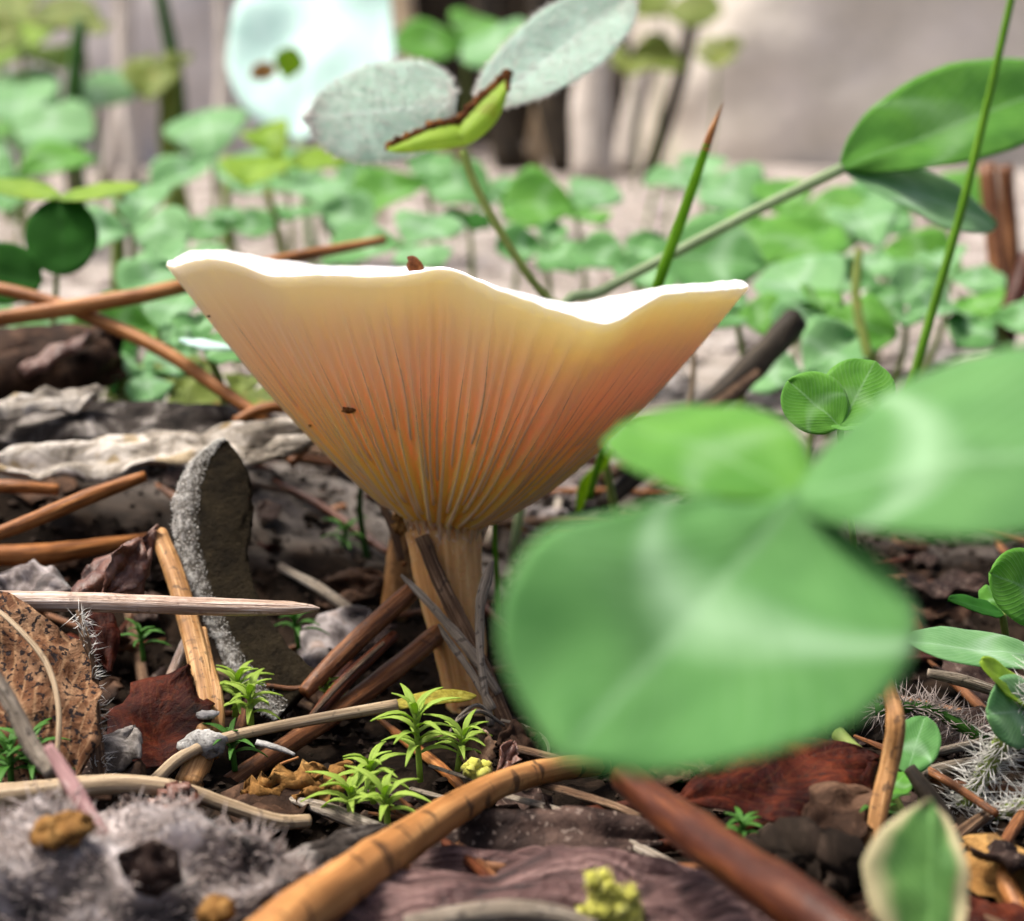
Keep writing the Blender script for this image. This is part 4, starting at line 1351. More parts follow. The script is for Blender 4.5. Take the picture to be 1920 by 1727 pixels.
needle('brown vertical needle beside the broad clover leaf', [(1905, 600, 25, 0.14), (1895, 450, 25, 0.12), (1885, 310, 25, 0.11)], BROWNN, n=8)
needle('thin olive stem bending behind the round clover leaf', [(1630, 680, 19.5, 0.06), (1605, 560, 20, 0.06), (1610, 470, 20.5, 0.05)], OLIVE, n=8, name='loose_stem', cat='stem')
needle('olive stem leaning under the right side of the cap', [(1225, 880, 16.8, 0.05), (1200, 830, 16.6, 0.05), (1178, 795, 16.5, 0.045)], STEMG, n=8, name='loose_stem', cat='stem')
needle('thin pale stalk standing right of the cap', [(1285, 800, 17.8, 0.03), (1298, 730, 17.8, 0.03), (1302, 660, 17.8, 0.025)], BEIGES, n=8, name='loose_stem', cat='stem')
# straw leaning on the stem
needle('flat forked brown straw leaning on the mushroom stem', [(958, 1375, 12.9, 0.05), (905, 1255, 13.2, 0.07), (862, 1165, 13.45, 0.068), (825, 1090, 13.6, 0.062), (790, 1005, 13.68, 0.06)], BSTRAW, n=12, flat=0.35, rough=0.2, name='straw', cat='straw', up=(0, -1, 0.2))
needle('thin grey straw crossing the forked straw', [(935, 1300, 13.0, 0.03), (885, 1225, 13.15, 0.045), (830, 1160, 13.35, 0.035), (785, 1110, 13.5, 0.03), (752, 1078, 13.55, 0.012)], STRAW, n=10, flat=0.5, rough=0.25, name='straw', cat='straw', up=(0, -1, 0.2))
needle('slender straw split off beside the stem foot', [(925, 1330, 12.8, 0.03), (880, 1255, 12.95, 0.028), (840, 1200, 13.05, 0.025), (822, 1170, 13.1, 0.01)], STRAW, n=8, flat=0.5, rough=0.25, name='straw', cat='straw', up=(0, -1, 0.2))
needle('upright grey straw between the stem and the large front leaf', [(920, 1360, 12.8, 0.03), (903, 1250, 12.9, 0.03), (900, 1140, 13.0, 0.04), (912, 1090, 13.05, 0.045), (923, 1052, 13.1, 0.015)], STRAW, n=10, flat=0.5, rough=0.25, name='straw', cat='straw', up=(0, -1, 0.2))
needle('thin dry stem rising under the cap left of the mushroom stem', [(752, 1050, 14.6, 0.035), (735, 985, 14.7, 0.04), (705, 925, 14.9, 0.035), (680, 895, 15.0, 0.03)], BSTRAW, n=8, name='loose_stem', cat='stem')
needle('stub of a tan stick behind the mushroom stem', [(738, 1160, 15.6, 0.13), (748, 1080, 15.6, 0.13), (755, 1000, 15.6, 0.12), (758, 960, 15.6, 0.10)], TANN, n=12, name='stick', cat='stick')
needle('grey twig lying in the shade behind the leaning needle', [(700, 1180, 15.0, 0.05), (610, 1110, 15.4, 0.05), (525, 1062, 15.8, 0.04)], STRAW, n=8, rough=0.2, name='twig', cat='twig')
needle('frayed grey straw lying below the large clover leaf', [(950, 1492, 11.2, 0.03), (1060, 1525, 10.9, 0.05), (1180, 1580, 10.5, 0.055), (1300, 1640, 10.1, 0.03)], STRAW, n=12, flat=0.4, rough=0.35, name='straw', cat='straw')
needle('dark frayed straw beside the banded needle', [(1010, 1470, 11.3, 0.04), (1120, 1500, 11.0, 0.05), (1200, 1530, 10.7, 0.03)], BSTRAW, n=10, flat=0.4, rough=0.35, name='straw', cat='straw')
needle('thin straw running along the red needle', [(1290, 1655, 10.0, 0.02), (1380, 1700, 9.7, 0.025), (1460, 1750, 9.4, 0.02)], STRAW, n=8, flat=0.5, rough=0.3, name='straw', cat='straw')
needle('white frayed fibre stub beside the double needle', [(480, 1392, 11.9, 0.035), (520, 1402, 11.9, 0.038), (553, 1415, 11.9, 0.018)], WHITEF, n=10, flat=0.5, rough=0.3, name='straw', cat='straw')
needle('short grey straw at the foot of the moss tufts', [(805, 1435, 11.8, 0.02), (850, 1450, 11.7, 0.022), (890, 1462, 11.6, 0.015)], STRAW, n=8, flat=0.5, name='straw', cat='straw')
needle('short striped straw in front of the moss tufts', [(770, 1478, 11.5, 0.02), (810, 1490, 11.4, 0.028), (850, 1500, 11.3, 0.02)], STRAW, n=8, flat=0.5, name='straw', cat='straw')
for k, (a, lb) in enumerate((([(925, 1345, 12.7, 0.012), (895, 1322, 12.6, 0.014), (860, 1345, 12.4, 0.012), (835, 1390, 12.2, 0.008)], 'thin white fibre arching over the moss'), ([(945, 1360, 12.7, 0.012), (905, 1335, 12.5, 0.016), (875, 1340, 12.4, 0.012), (845, 1362, 12.3, 0.006)], 'thin pale fibre looping beside the stem foot'),
                             ([(940, 1350, 12.8, 0.012), (985, 1362, 12.7, 0.013), (1022, 1385, 12.5, 0.014), (1028, 1415, 12.2, 0.012), (1005, 1432, 12.0, 0.006)], 'thin grey fibre curling behind the banded needle'), ([(560, 1420, 12.0, 0.010), (520, 1440, 12.0, 0.013), (535, 1480, 11.9, 0.011), (500, 1510, 11.7, 0.008)], 'thin orange tendril beside the curled orange fragment'))):
    needle(lb, a, (STRAW, STRAW, STRAW, ORANGEN)[k], n=6, name='fibre', cat='fibre')
needle('grey-topped blurred stem lying at the lower edge in front of the bark', [(760, 1735, 8.8, 0.05), (900, 1712, 8.8, 0.06), (1010, 1712, 8.8, 0.06), (1120, 1740, 8.8, 0.05)], STRAW, n=12, name='loose_stem', cat='stem')
needle('blurred pink stem leaning over the fuzzy dead leaf', [(90, 1400, 9.7, 0.03), (130, 1465, 9.6, 0.05), (165, 1530, 9.5, 0.055), (215, 1605, 9.4, 0.05)], PINKST, n=10, name='loose_stem', cat='stem')
needle('orange needle end at the lower right corner', [(1940, 1760, 9.6, 0.06), (1890, 1660, 9.9, 0.06), (1880, 1620, 10.0, 0.02)], ORANGEN)
needle('dark stick end below the small round clover', [(1780, 1550, 10.6, 0.06), (1740, 1490, 10.7, 0.06), (1705, 1440, 10.8, 0.04)], DARKS, n=8, name='stick', cat='stick')
needle('dark green stem leaning behind the tan double needle', [(1700, 1560, 11.0, 0.06), (1640, 1450, 11.2, 0.06), (1570, 1375, 11.5, 0.05)], STEMG, n=8, name='loose_stem', cat='stem')
needle('grey striped needle under the pale clover leaf', [(1740, 1262, 12.0, 0.035), (1800, 1275, 12.0, 0.045), (1880, 1300, 12.0, 0.04)], STRAW, n=10)

# ------------------------------------------------------------------ dead leaves, bark and fragments placed one by one
def dead(label, b, tp, hw, n, mat, name='dead_leaf', cat='leaf', group=None, **kw):
    k = dict(rag=0.25, wav=0.08, th=0.03, nu=16, nv=20, seed=b[0] * 0.173 + b[1] * 0.061, wl=prof_obov)
    k.update(kw)
    return tag(build(name, leaf(P(*b), P(*tp), hw, n, **k), mat), label, cat, group)


plate = lerpf([0, .03, .15, .4, .7, .93, 1], [.35, .65, .95, .9, 1.0, .75, .25])
dead('long pale bark strip with ragged end behind the felted leaf', (0, 868, 15.6), (572, 812, 15.9), 0.34, cn(0.05, 0.8, 0.55), PALEBARK, 'bark_strip', 'bark', wl=plate, rag=0.5, wav=0.14, wf=1.7, th=0.06, nu=26, nv=50, cup=0.15)
dead('grey bark slab lying above the long pale bark strip', (-40, 790, 17.0), (480, 785, 17.2), 0.40, cn(0, 0.85, 0.4), GREYBARK, 'bark_strip', 'bark', wl=plate, rag=0.4, wav=0.16, wf=1.4, th=0.10, nu=20, nv=34)
dead('small grey bark chip on the bark slab', (-20, 770, 16.6), (175, 742, 17.0), 0.16, cn(0, 0.8, 0.5), PALEBARK, 'bark_chip', 'bark', wl=plate, rag=0.5, wav=0.12, th=0.08)
dead('dark bark block with pinkish top under the crossing needles', (-30, 690, 18.6), (205, 665, 18.8), 0.50, cn(0, 0.75, 0.6), BROWNFRAG, 'bark_chip', 'bark', wl=plate, rag=0.2, th=0.55, wav=0.1)
dead('pinkish weathered chip on the dark bark block', (45, 700, 18.0), (165, 630, 18.3), 0.12, cn(0.1, 0.8, 0.6), CURL, 'bark_chip', 'bark', wl=plate, rag=0.3, th=0.08)
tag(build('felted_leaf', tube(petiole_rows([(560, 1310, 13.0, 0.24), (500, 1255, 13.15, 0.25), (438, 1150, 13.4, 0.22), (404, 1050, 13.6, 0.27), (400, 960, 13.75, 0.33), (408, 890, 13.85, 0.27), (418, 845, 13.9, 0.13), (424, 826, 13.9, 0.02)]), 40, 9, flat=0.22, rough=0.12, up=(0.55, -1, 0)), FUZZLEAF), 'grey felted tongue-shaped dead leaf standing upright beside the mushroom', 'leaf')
felt = [o for o in bpy.data.objects if o.name == 'felted_leaf'][0]
rnd = random.Random(9)
fi = []
fv = felt.data.vertices
fb = Vector(felt['_b'])
for p in felt.data.polygons:
    u_ = sum(felt.data.uv_layers[0].data[l].uv[0] for l in p.loop_indices) / p.loop_total
    if p.loop_total == 4 and 0.55 < u_ < 0.95:
        for _ in range(3):
            q = fb + (fv[p.vertices[0]].co.lerp(fv[p.vertices[2]].co, rnd.random())) / S
            fi.append((q, (p.normal + Vector((rnd.uniform(-1, 1), rnd.uniform(-1, 1), rnd.uniform(-1, 1)))).normalized() * rnd.uniform(0.012, 0.035)))
build('felt', hairs(fi, 0.004, seed=4), HAIRW, felt)['kind'] = 'stuff'
dead('curled brown leaf with glossy white highlight behind the weathered needle', (132, 1135, 12.9), (285, 1005, 13.5), 0.22, cn(0.1, 0.45, 0.9), CURL, fold=-0.9, wav=0.14, rag=0.5, wf=2.4)
dead('glossy curled flap of a brown leaf beside the double needle', (195, 1120, 12.9), (262, 1020, 13.1), 0.16, cn(0.5, 0.1, 0.8), CURL, fold=0.7, wav=0.10, rag=0.5)
dead('red-brown strip of leaf under the weathered needle', (205, 1260, 12.5), (180, 1120, 12.8), 0.12, cn(0.1, 0.2, 1), REDLEAF)
o = dead('large speckled brown dead leaf beside the hairy stem', (120, 1470, 10.9), (-70, 1110, 11.7), 0.50, cn(0.12, 0.35, 0.95), SPECK, wl=lerpf([0, .1, .3, .6, .85, 1], [.2, .55, .9, 1, .7, .1]), cup=0.28, wav=0.12, wf=2.0, rag=0.22, nu=24, nv=34)
build('midrib', tube(petiole_rows([(105, 1440, 10.75, 0.02), (110, 1330, 10.95, 0.02), (85, 1240, 11.2, 0.022), (20, 1165, 11.4, 0.018), (-40, 1120, 11.6, 0.015)]), 6, 6), BEIGES, o)
needle('blurred pale fuzzy stem leaning on the speckled leaf', [(100, 1450, 9.9, 0.05), (60, 1400, 10.0, 0.055), (20, 1320, 10.1, 0.05), (-30, 1240, 10.2, 0.05)], STRAW, n=10, name='loose_stem', cat='stem')


def hairy(label, rows, mat, hmat, count, length, r, seed, side=None, name='hairy_stem', cat='stem'):  # hairy plant stems, some dead and some green
    e = empty(name, P(*rows[0][:3]))
    tag(e, label, cat)
    R = petiole_rows(rows)
    so = build('stem', tube(R, 8, 6, rough=0.15), mat, e)
    A = spline(R, 12)
    rnd = random.Random(seed)
    items = []
    for _ in range(count):
        k = rnd.randrange(len(A) - 1)
        q = Vector(A[k][:3]).lerp(Vector(A[k + 1][:3]), rnd.random())
        d = Vector((rnd.gauss(0, 1), rnd.gauss(0, 0.7), rnd.gauss(0, 0.8)))
        if side is not None:
            d = d.normalized() + Vector(side)
        items.append((q, d.normalized() * length * rnd.uniform(0.5, 1.2)))
    build('hairs', hairs(items, r, seed=seed), hmat, so)['kind'] = 'stuff'
    return e


hairy('bristly dead stem between the speckled leaf and the red leaf', [(190, 1470, 11.3, 0.055), (178, 1370, 11.5, 0.05), (172, 1270, 11.7, 0.045), (158, 1190, 11.8, 0.035), (146, 1145, 11.9, 0.015)], BSTRAW, HAIRW, 170, 0.15, 0.0045, 3, (0.7, -0.2, 0.1))
hairy('long-haired green clover stem rising at the right', [(1790, 1545, 11.4, 0.06), (1840, 1460, 11.3, 0.06), (1890, 1375, 11.2, 0.06), (1960, 1270, 11.1, 0.06)], STEMG, HAIRW, 520, 0.26, 0.0062, 4, (-0.25, -0.3, 0.0))
hairy('long-haired green runner creeping along the litter', [(1780, 1560, 11.3, 0.05), (1830, 1548, 11.2, 0.05), (1890, 1520, 11.1, 0.05), (1970, 1490, 11.0, 0.05)], STEMG, HAIRW, 420, 0.24, 0.0062, 5, (0, -0.3, 0.1))
hairy('fuzzy grey stem in the shade under the pale clover leaf', [(1640, 1330, 12.4, 0.05), (1740, 1330, 12.4, 0.05), (1850, 1390, 12.3, 0.05)], DGRASS, HAIRG, 500, 0.22, 0.006, 6)
dead('dark red dead leaf with ragged upper edge beside the double needle', (215, 1480, 11.7), (350, 1265, 12.5), 0.36, cn(-0.1, 0.25, 1), REDLEAF, rag=0.35, wav=0.10)
dead('grey flaking leaf scraps at the foot of the bristly stem', (190, 1465, 11.3), (250, 1365, 11.7), 0.14, cn(0, 0.3, 1), GREYBARK, rag=0.5, wav=0.05)
dead('brown crumpled leaf scrap under the arching stem', (150, 1500, 11.0), (260, 1440, 11.6), 0.2, cn(0, 0.8, 0.6), BROWNFRAG, rag=0.5, wav=0.12)
# fuzzy foreground leaf
o = dead('crumpled fuzzy grey-lavender dead leaf in the foreground', (-80, 1640, 8.9), (560, 1650, 9.3), 0.56, cn(0, 0.7, 0.75), LAVLEAF, wl=lerpf([0, .1, .4, .7, .9, 1], [.7, .9, 1.0, .8, .45, .05]), wav=0.26, wf=1.5, rag=0.3, cup=0.25, nu=40, nv=60, th=0.06)
rnd = random.Random(31)
items = []
lv = leaf(P(-80, 1640, 8.9), P(560, 1650, 9.3), 0.56, cn(0, 0.7, 0.75), wl=lerpf([0, .1, .4, .7, .9, 1], [.7, .9, 1.0, .8, .45, .05]), wav=0.26, wf=1.5, rag=0.3, cup=0.25, nu=40, nv=60, th=0.06, seed=-80 * 0.173 + 1640 * 0.061)
for _ in range(2200):
    j, i = rnd.randrange(60), rnd.randrange(40)
    q = lv.surf[j][i].lerp(lv.surf[j + 1][i + 1], rnd.random())
    nn = lv.nor[j][i]
    if nn.z < 0:
        nn = -nn
    items.append((q, (nn * 0.5 + Vector((rnd.uniform(-1, 1), rnd.uniform(-1, 1), rnd.uniform(-.3, .5)))).normalized() * rnd.uniform(0.06, 0.18)))
build('fuzz', hairs(items, 0.0075, seed=3), HAIRG, o)['kind'] = 'stuff'
dead('orange crumb half buried in the fuzzy dead leaf', (70, 1570, 9.0), (160, 1545, 9.0), 0.10, cn(0, 0.7, 0.8), ORFRAG, 'fragment', 'fragment', th=0.10, wav=0.05, wl=prof_round)
dead('orange crumb at the lower edge of the fuzzy dead leaf', (380, 1712, 8.7), (430, 1705, 8.7), 0.08, cn(0, 0.7, 0.8), ORFRAG, 'fragment', 'fragment', th=0.08, wav=0.05, wl=prof_round)
dead('black scrap put in for a shaded hole in the fuzzy dead leaf', (222, 1605, 8.9), (335, 1650, 8.9), 0.16, cn(-0.2, 0.2, 1), DARKLEAF, 'fragment', 'fragment', th=0.04, wav=0.05)  # dark piece added where only a shadowed hole opens
# purple bark in the foreground
dead('purple-brown bark sheet in the foreground under the large needle', (600, 1720, 9.0), (1330, 1690, 9.3), 0.44, cn(0, 0.9, 0.42), PURPLE, 'bark_strip', 'bark', wl=plate, rag=0.12, wav=0.16, wf=2.0, th=0.07, nu=26, nv=44)
dead('purple-brown bark sheet with pale rim behind the yellow lichen', (770, 1625, 10.1), (1320, 1655, 9.9), 0.26, cn(0, 0.85, 0.5), PURPLE, 'bark_strip', 'bark', wl=plate, rag=0.15, wav=0.10, wf=2.0, th=0.05, nu=20, nv=36, cup=0.25)
dead('dark finely speckled leaf arching behind the large needle', (740, 1590, 10.5), (1230, 1575, 10.5), 0.20, cn(0, 0.6, 0.8), DARKLEAF, wl=plate, rag=0.10, wav=0.05, bend=0.06, nu=16, nv=30)
dead('purple bark sheet lying right of the yellow lichen', (1180, 1720, 9.0), (1560, 1735, 8.9), 0.36, cn(0, 0.9, 0.42), PURPLE, 'bark_strip', 'bark', wl=plate, rag=0.15, wav=0.12, th=0.06)
dead('grey-brown bark sliver beside the fuzzy dead leaf', (440, 1650, 9.6), (720, 1560, 10.3), 0.11, cn(0, 0.8, 0.6), GREYBARK, 'bark_strip', 'bark', wl=plate, rag=0.35, wav=0.06)
lich = MB()
rnd = random.Random(5)
lit = []
for k in range(130):
    px, py = rnd.choice(((1125, 1660), (1128, 1700), (1165, 1690), (1150, 1715), (1110, 1722), (1175, 1715)))
    c_ = P(px + rnd.uniform(-22, 22), py + rnd.uniform(-18, 18), 8.85 + rnd.uniform(-0.05, 0.08))
    lich.add(blob(c_, rnd.uniform(0.015, 0.038), k * 2.3, 0.8, 4, (1, 0.9, 1), 2.5))
    for _ in range(14):
        d_ = Vector((rnd.gauss(0, 1), rnd.gauss(0, 1), rnd.gauss(0, 1))).normalized()
        lit.append((c_ + d_ * 0.02, d_ * rnd.uniform(0.02, 0.05)))
lich.add(hairs(lit, 0.005, seed=2))
lo_ = build('lichen', lich, LICHEN)
tag(lo_, 'lobed yellow-green lichen tuft on the purple bark', 'lichen')
dead('dark red leaf lying in the shade below the large clover leaf', (1270, 1500, 10.4), (1640, 1430, 11.0), 0.38, cn(0, 0.8, 0.55), REDLEAF, rag=0.2, wav=0.12)
dead('dark brown leaf in front of the tan double needle', (1500, 1560, 10.2), (1640, 1490, 10.6), 0.22, cn(0, 0.6, 0.8), BROWNFRAG, rag=0.3, wav=0.1)
dead('green mottled leaf scrap behind the tan double needle', (1560, 1480, 11.0), (1640, 1470, 11.2), 0.16, cn(0, 0.6, 0.8), OLIVE, rag=0.3, wav=0.06)
dead('dark earthy clump beside the red needle', (1400, 1640, 9.8), (1590, 1620, 9.9), 0.26, cn(0, 0.7, 0.7), CRUMB, 'soil_clod', 'soil', th=0.30, rag=0.4, wav=0.15, wf=3)
dead('orange-brown dead leaf at the right beyond the cream-edged leaf', (1960, 1700, 9.8), (1810, 1585, 10.4), 0.24, cn(0, 0.6, 0.8), ORFRAG, rag=0.3, wav=0.1)
dead('red-brown scrap in the right corner of the litter', (1960, 1780, 9.0), (1820, 1690, 9.6), 0.18, cn(0, 0.7, 0.7), REDLEAF, rag=0.3, wav=0.1)
dead('crinkled orange leaf fragment under the withered grass', (455, 1500, 11.5), (610, 1470, 11.6), 0.19, cn(0.05, 0.5, 0.85), ORFRAG, 'fragment', 'fragment', wl=plate, rag=0.6, wav=0.16, wf=3)
dead('orange-tan flake behind the moss tufts', (610, 1480, 11.6), (660, 1440, 11.8), 0.10, cn(0, 0.4, 0.9), ORFRAG, 'fragment', 'fragment', rag=0.5, wl=prof_round)
dead('small tan flake between the moss and the banded needle', (880, 1440, 11.8), (905, 1375, 12.1), 0.12, cn(0, 0.3, 0.95), TANFRAG, 'fragment', 'fragment', rag=0.5, wl=prof_round)
dead('pinkish curled scrap behind the banded needle', (935, 1450, 11.6), (960, 1395, 11.8), 0.07, cn(0.3, 0.3, 0.9), CURL, 'fragment', 'fragment', rag=0.5, fold=0.6)
dead('dark brown curled scrap at the stem foot', (930, 1400, 12.2), (1010, 1380, 12.4), 0.14, cn(0, 0.5, 0.85), BROWNFRAG, 'fragment', 'fragment', rag=0.4)
dead('yellowish crumb beside the moss tuft', (870, 1445, 11.6), (915, 1440, 11.7), 0.08, cn(0, 0.5, 0.85), LICHEN, 'fragment', 'fragment', rag=0.5, th=0.06)
dead('pinkish knobbly bud under the arching beige stem', (300, 1560, 10.6), (345, 1490, 10.8), 0.16, cn(0, 0.5, 0.85), CURL, 'bud', 'bud', rag=0.3, th=0.16, wav=0.08, wf=3)
dead('shiny black husk under the arching beige stem', (215, 1530, 10.7), (275, 1505, 10.8), 0.10, cn(0, 0.5, 0.85), DARKLEAF, 'husk', 'husk', rag=0.3, th=0.10, wav=0.05)
dead('pale lavender leaf scrap in the shade left of the stem', (560, 1260, 14.4), (690, 1150, 15.0), 0.28, cn(-0.1, 0.4, 0.9), LAVLEAF, rag=0.3, wav=0.1)
dead('dull brown leaf scrap behind the grey twig', (600, 1090, 15.6), (740, 1095, 15.8), 0.16, cn(0, 0.6, 0.8), BROWNFRAG, rag=0.3, wav=0.1)
dead('purplish leaf scrap behind the weathered needle', (-30, 1085, 13.8), (130, 1105, 13.8), 0.2, cn(0, 0.6, 0.8), LAVLEAF, rag=0.3, wav=0.1)
dead('pale leaf tip poking out behind the left side of the cap', (440, 655, 15.9), (338, 638, 15.9), 0.09, cn(0, 0.8, 0.5), MINT, 'small_leaf', 'leaf', rag=0.05, wav=0.02)
dead('small green leaf tip at the top of the mushroom stem', (752, 930, 14.7), (722, 940, 14.7), 0.06, cn(0, 0.4, 0.9), GREEN, 'small_leaf', 'leaf', rag=0.0, wl=prof_round)
for k, (a, b, hw) in enumerate((((1350, 660, 20.5), (1470, 620, 21.2), 0.22), ((1340, 740, 19.5), (1420, 690, 20.0), 0.25), ((1370, 770, 18.8), (1480, 720, 19.4), 0.3), ((1180, 740, 19.5), (1300, 700, 20.5), 0.3), ((1010, 930, 17.2), (1110, 895, 17.8), 0.2), ((960, 985, 16.6), (1060, 950, 17.0), 0.22), ((1700, 700, 19.5), (1860, 660, 20.5), 0.3))):
    ga, gb_ = G(a[0], a[1], 0.06), G(b[0], b[1], 0.06)
    a, b, hw = (a[0], a[1], ga.y), (a[0] + (b[0] - a[0]), (a[1] + b[1]) / 2 - 6, ga.y + 0.25), hw * ga.y / a[2] * 0.8
    dead('pale lavender leaf scrap on the soil right of the cap', a, b, hw, cn(0, 0.75, 0.6), LAVLEAF, rag=0.4, wav=0.12, group='pale leaf scraps right of the cap')

# ------------------------------------------------------------------ moss tufts
def moss(label, px, py, d, h, nl, L, mat, seed, group=None):
    rnd = random.Random(seed)
    b = P(px, py, d)
    b.z = min(b.z, gz(b.x, b.y) + 0.35)
    e = empty('moss_tuft', b)
    tag(e, label, 'moss', group)
    top = b + Vector((rnd.uniform(-.05, .05), 0, h))
    build('stem', tube([tuple(b - Vector((0, 0, 0.1))) + (0.022,), tuple((b + top) * 0.5) + (0.02,), tuple(top) + (0.015,)], 6, 3), mat, e)
    for k in range(nl):
        f = 0.25 + 0.75 * k / max(1, nl - 1)
        a = k * 2.4 + rnd.uniform(-.3, .3)
        q = b.lerp(top, f)
        el = 0.0 + 1.05 * (f - 0.25) + rnd.uniform(-.15, .15)
        dr = Vector((math.cos(a) * math.cos(el), math.sin(a) * math.cos(el), math.sin(el)))
        ll = 1.2 * L * rnd.uniform(0.75, 1.15) * (1.0 if f < 0.9 else 0.75)
        build('leaf', leaf(q, q + dr * ll, ll * 0.085, Vector((0, 0, 1)) + dr * -0.3 + Vector((0, -0.15, 0)), wl=prof_lance, nu=4, nv=8, th=0.008, fold=0.35, bend=0.14, droop=0.10 + 0.2 * rnd.random(), seed=k), mat, e)
    return e


moss('tall star-shaped moss shoot with curled leaf tips', 788, 1440, 11.8, 0.40, 18, 0.30, MOSSM, 1)
moss('small star moss shoot beside the tall one', 858, 1420, 11.9, 0.16, 12, 0.24, MOSSM, 2)
moss('bright moss star right of the orange-tan flake', 700, 1480, 11.5, 0.16, 14, 0.24, MOSSM, 3)
moss('bright moss star against the banded needle', 728, 1530, 11.1, 0.14, 12, 0.26, MOSSM, 4)
moss('bright moss star left of the orange-tan flake', 655, 1520, 11.2, 0.12, 12, 0.24, MOSSM, 5)
moss('moss star at the foot of the felted leaf', 440, 1320, 12.7, 0.18, 14, 0.24, MOSSM, 6)
moss('moss star beside the white fibre stub', 472, 1350, 12.5, 0.20, 14, 0.24, MOSSM, 7)
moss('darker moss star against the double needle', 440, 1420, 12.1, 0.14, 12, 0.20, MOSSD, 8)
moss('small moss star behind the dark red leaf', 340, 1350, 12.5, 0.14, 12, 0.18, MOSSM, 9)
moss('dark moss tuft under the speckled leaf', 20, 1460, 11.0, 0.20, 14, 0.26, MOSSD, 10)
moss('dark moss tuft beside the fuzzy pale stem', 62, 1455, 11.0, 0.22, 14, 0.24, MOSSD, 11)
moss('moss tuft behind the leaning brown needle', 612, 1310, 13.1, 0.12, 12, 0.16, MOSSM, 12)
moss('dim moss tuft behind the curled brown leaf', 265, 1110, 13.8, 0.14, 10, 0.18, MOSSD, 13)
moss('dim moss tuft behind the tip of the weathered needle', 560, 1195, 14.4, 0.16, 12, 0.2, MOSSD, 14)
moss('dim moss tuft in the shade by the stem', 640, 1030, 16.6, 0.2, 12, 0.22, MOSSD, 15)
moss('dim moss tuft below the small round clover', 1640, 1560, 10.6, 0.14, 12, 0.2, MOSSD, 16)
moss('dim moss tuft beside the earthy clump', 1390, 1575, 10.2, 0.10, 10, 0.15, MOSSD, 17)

# ------------------------------------------------------------------ scattered litter
rl = random.Random(77)


def spot(y0, y1, halfw):
    y = rl.uniform(y0, y1)
    return rl.uniform(-halfw, halfw) * (y + 2) / 16.0, y


for k in range(120):
    x, y = spot(9.0, 21.5, 5.2)
    a = rl.uniform(0, math.pi)
    L = rl.uniform(0.8, 2.6)
    dx, dy = math.cos(a) * L / 2, math.sin(a) * L / 2
    if abs(x - (-0.4)) < 0.5 and abs(y - 13.5) < 1.2:
        continue
    r = rl.uniform(0.028, 0.055)
    lift = rl.uniform(0.0, 0.16)
    rows = []
    for f, rr in ((-1, 0.8), (-0.4, 1), (0.3, 1), (1, 0.35)):
        qx, qy = x + dx * f, y + dy * f + 0.05 * L * (1 - f * f)
        rows.append((qx, qy, gz(qx, qy) + lift + 0.02 + 0.03 * f * rl.uniform(-1, 1), r * rr))
    mt, ad = ((BROWNN, 'brown'), (ORANGEN, 'orange'), (REDN, 'dark red'), (BSTRAW, 'dull'), (STRAW, 'grey'))[rl.choice((0, 0, 0, 1, 2, 2, 3, 3, 3, 4))]
    tag(build('pine_needle', tube(rows, 7, 3, rough=0.08), mt), 'thin %s needle lying loose in the dark litter' % ad, 'needle', '%s needles loose in the litter' % ad)
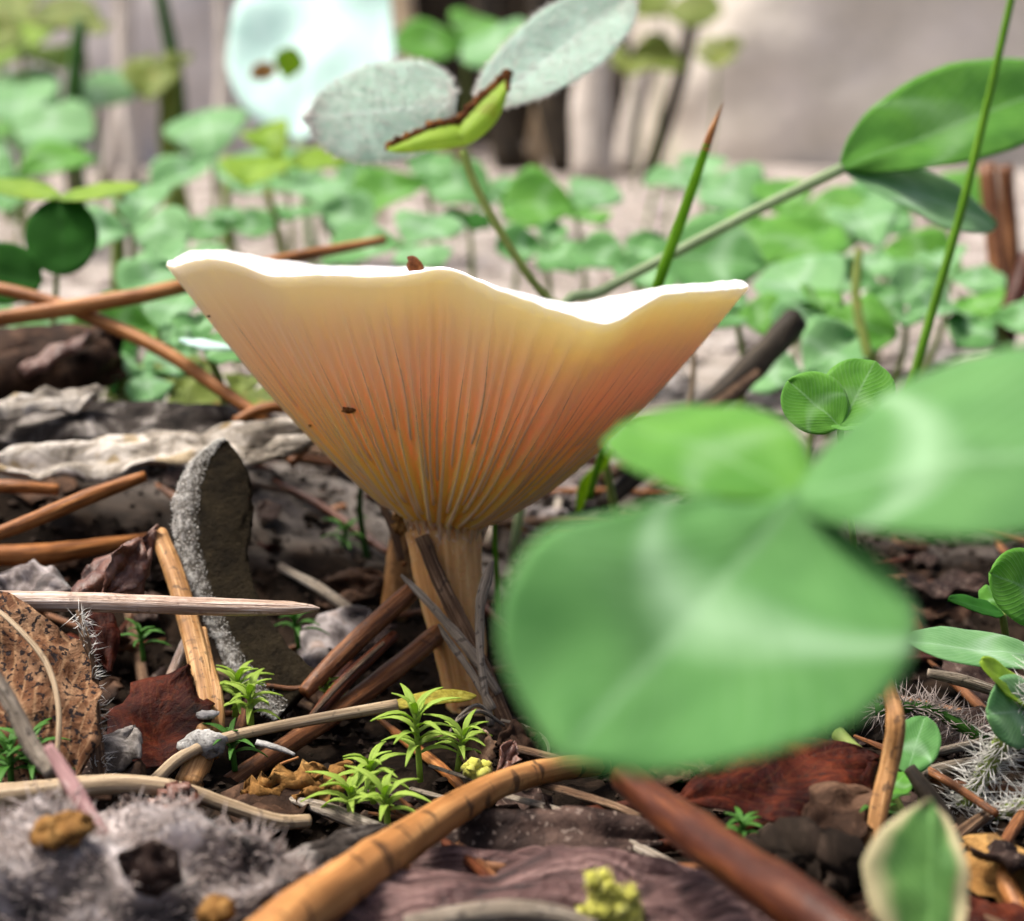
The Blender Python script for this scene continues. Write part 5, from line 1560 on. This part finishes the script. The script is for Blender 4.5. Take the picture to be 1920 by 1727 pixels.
for k in range(120):
    x, y = spot(8.6, 21.0, 5.4)
    if abs(x + 0.4) < 0.45 and abs(y - 13.7) < 0.8:
        continue
    a = rl.uniform(0, 6.28)
    L = rl.uniform(0.25, 0.85)
    z = gz(x, y) + rl.uniform(0.0, 0.10)
    dz = rl.uniform(-0.1, 0.25)
    mt, ad = ((BROWNFRAG, 'brown'), (DARKLEAF, 'blackish'), (TANFRAG, 'tan'), (PURPLE, 'purplish'), (GREYBARK, 'grey'), (REDLEAF, 'dark red'))[rl.choice((0, 0, 0, 0, 1, 1, 1, 1, 3, 3, 5, 2) if y < 12.5 else (0, 0, 1, 1, 1, 5))]  # farther back only dark pieces; shade below cap and bark put into colour
    tag(build('fragment', leaf((x, y, z), (x + math.cos(a) * L, y + math.sin(a) * L, z + dz), L * rl.uniform(0.25, 0.5), (rl.uniform(-.4, .4), rl.uniform(-.6, .1), 1), nu=10, nv=12, rag=0.4, wav=L * 0.2, th=0.025, seed=k * 1.7, wl=rl.choice((plate, prof_round, prof_obov))), mt),
        '%s crumpled leaf fragment lying in the dark litter' % ad, 'fragment', '%s leaf fragments in the litter' % ad)


def crumbs(name, n, y0, y1, halfw, rmin, rmax, mat, lab, cat):
    mb = MB()
    for k in range(n):
        x, y = spot(y0, y1, halfw)
        r = rl.uniform(rmin, rmax) * rl.random() ** 0.6
        z = gz(x, y) + rl.uniform(-0.03, 0.06) - 0.03
        sq = (rl.uniform(0.6, 1.6), rl.uniform(0.6, 1.4), rl.uniform(0.4, 0.9))
        i0 = len(mb.v)
        ph = rl.uniform(0, 6)
        mb.v.append((x, y, z + r * sq[2]))
        for q in range(5):
            t = ph + q * 1.2566
            rr = r * rl.uniform(0.7, 1.2)
            mb.v.append((x + math.cos(t) * rr * sq[0], y + math.sin(t) * rr * sq[1], z + r * rl.uniform(-0.25, 0.3)))
        mb.v.append((x, y, z - r))
        for q in range(5):
            q2 = (q + 1) % 5
            mb.quad((i0, i0 + 1 + q, i0 + 1 + q2), ((0, 0),) * 3)
            mb.quad((i0 + 6, i0 + 1 + q2, i0 + 1 + q), ((0, 0),) * 3)
    o = build(name, mb, mat, base=(0, 0, 0), smooth=False)
    o['kind'] = 'stuff'
    return tag(o, lab, cat)


crumbs('soil_crumbs', 7000, 8.4, 20, 5.6, 0.02, 0.085, CRUMB, 'dark crumbs of humus between the needles', 'soil')
crumbs('pale_gravel', 2600, 20, 70, 6.5, 0.05, 0.30, CRUMBP, 'pale gravel and dry scraps on the soil behind', 'gravel')

for o in bpy.data.objects:
    if '_b' in o.keys():
        del o['_b']
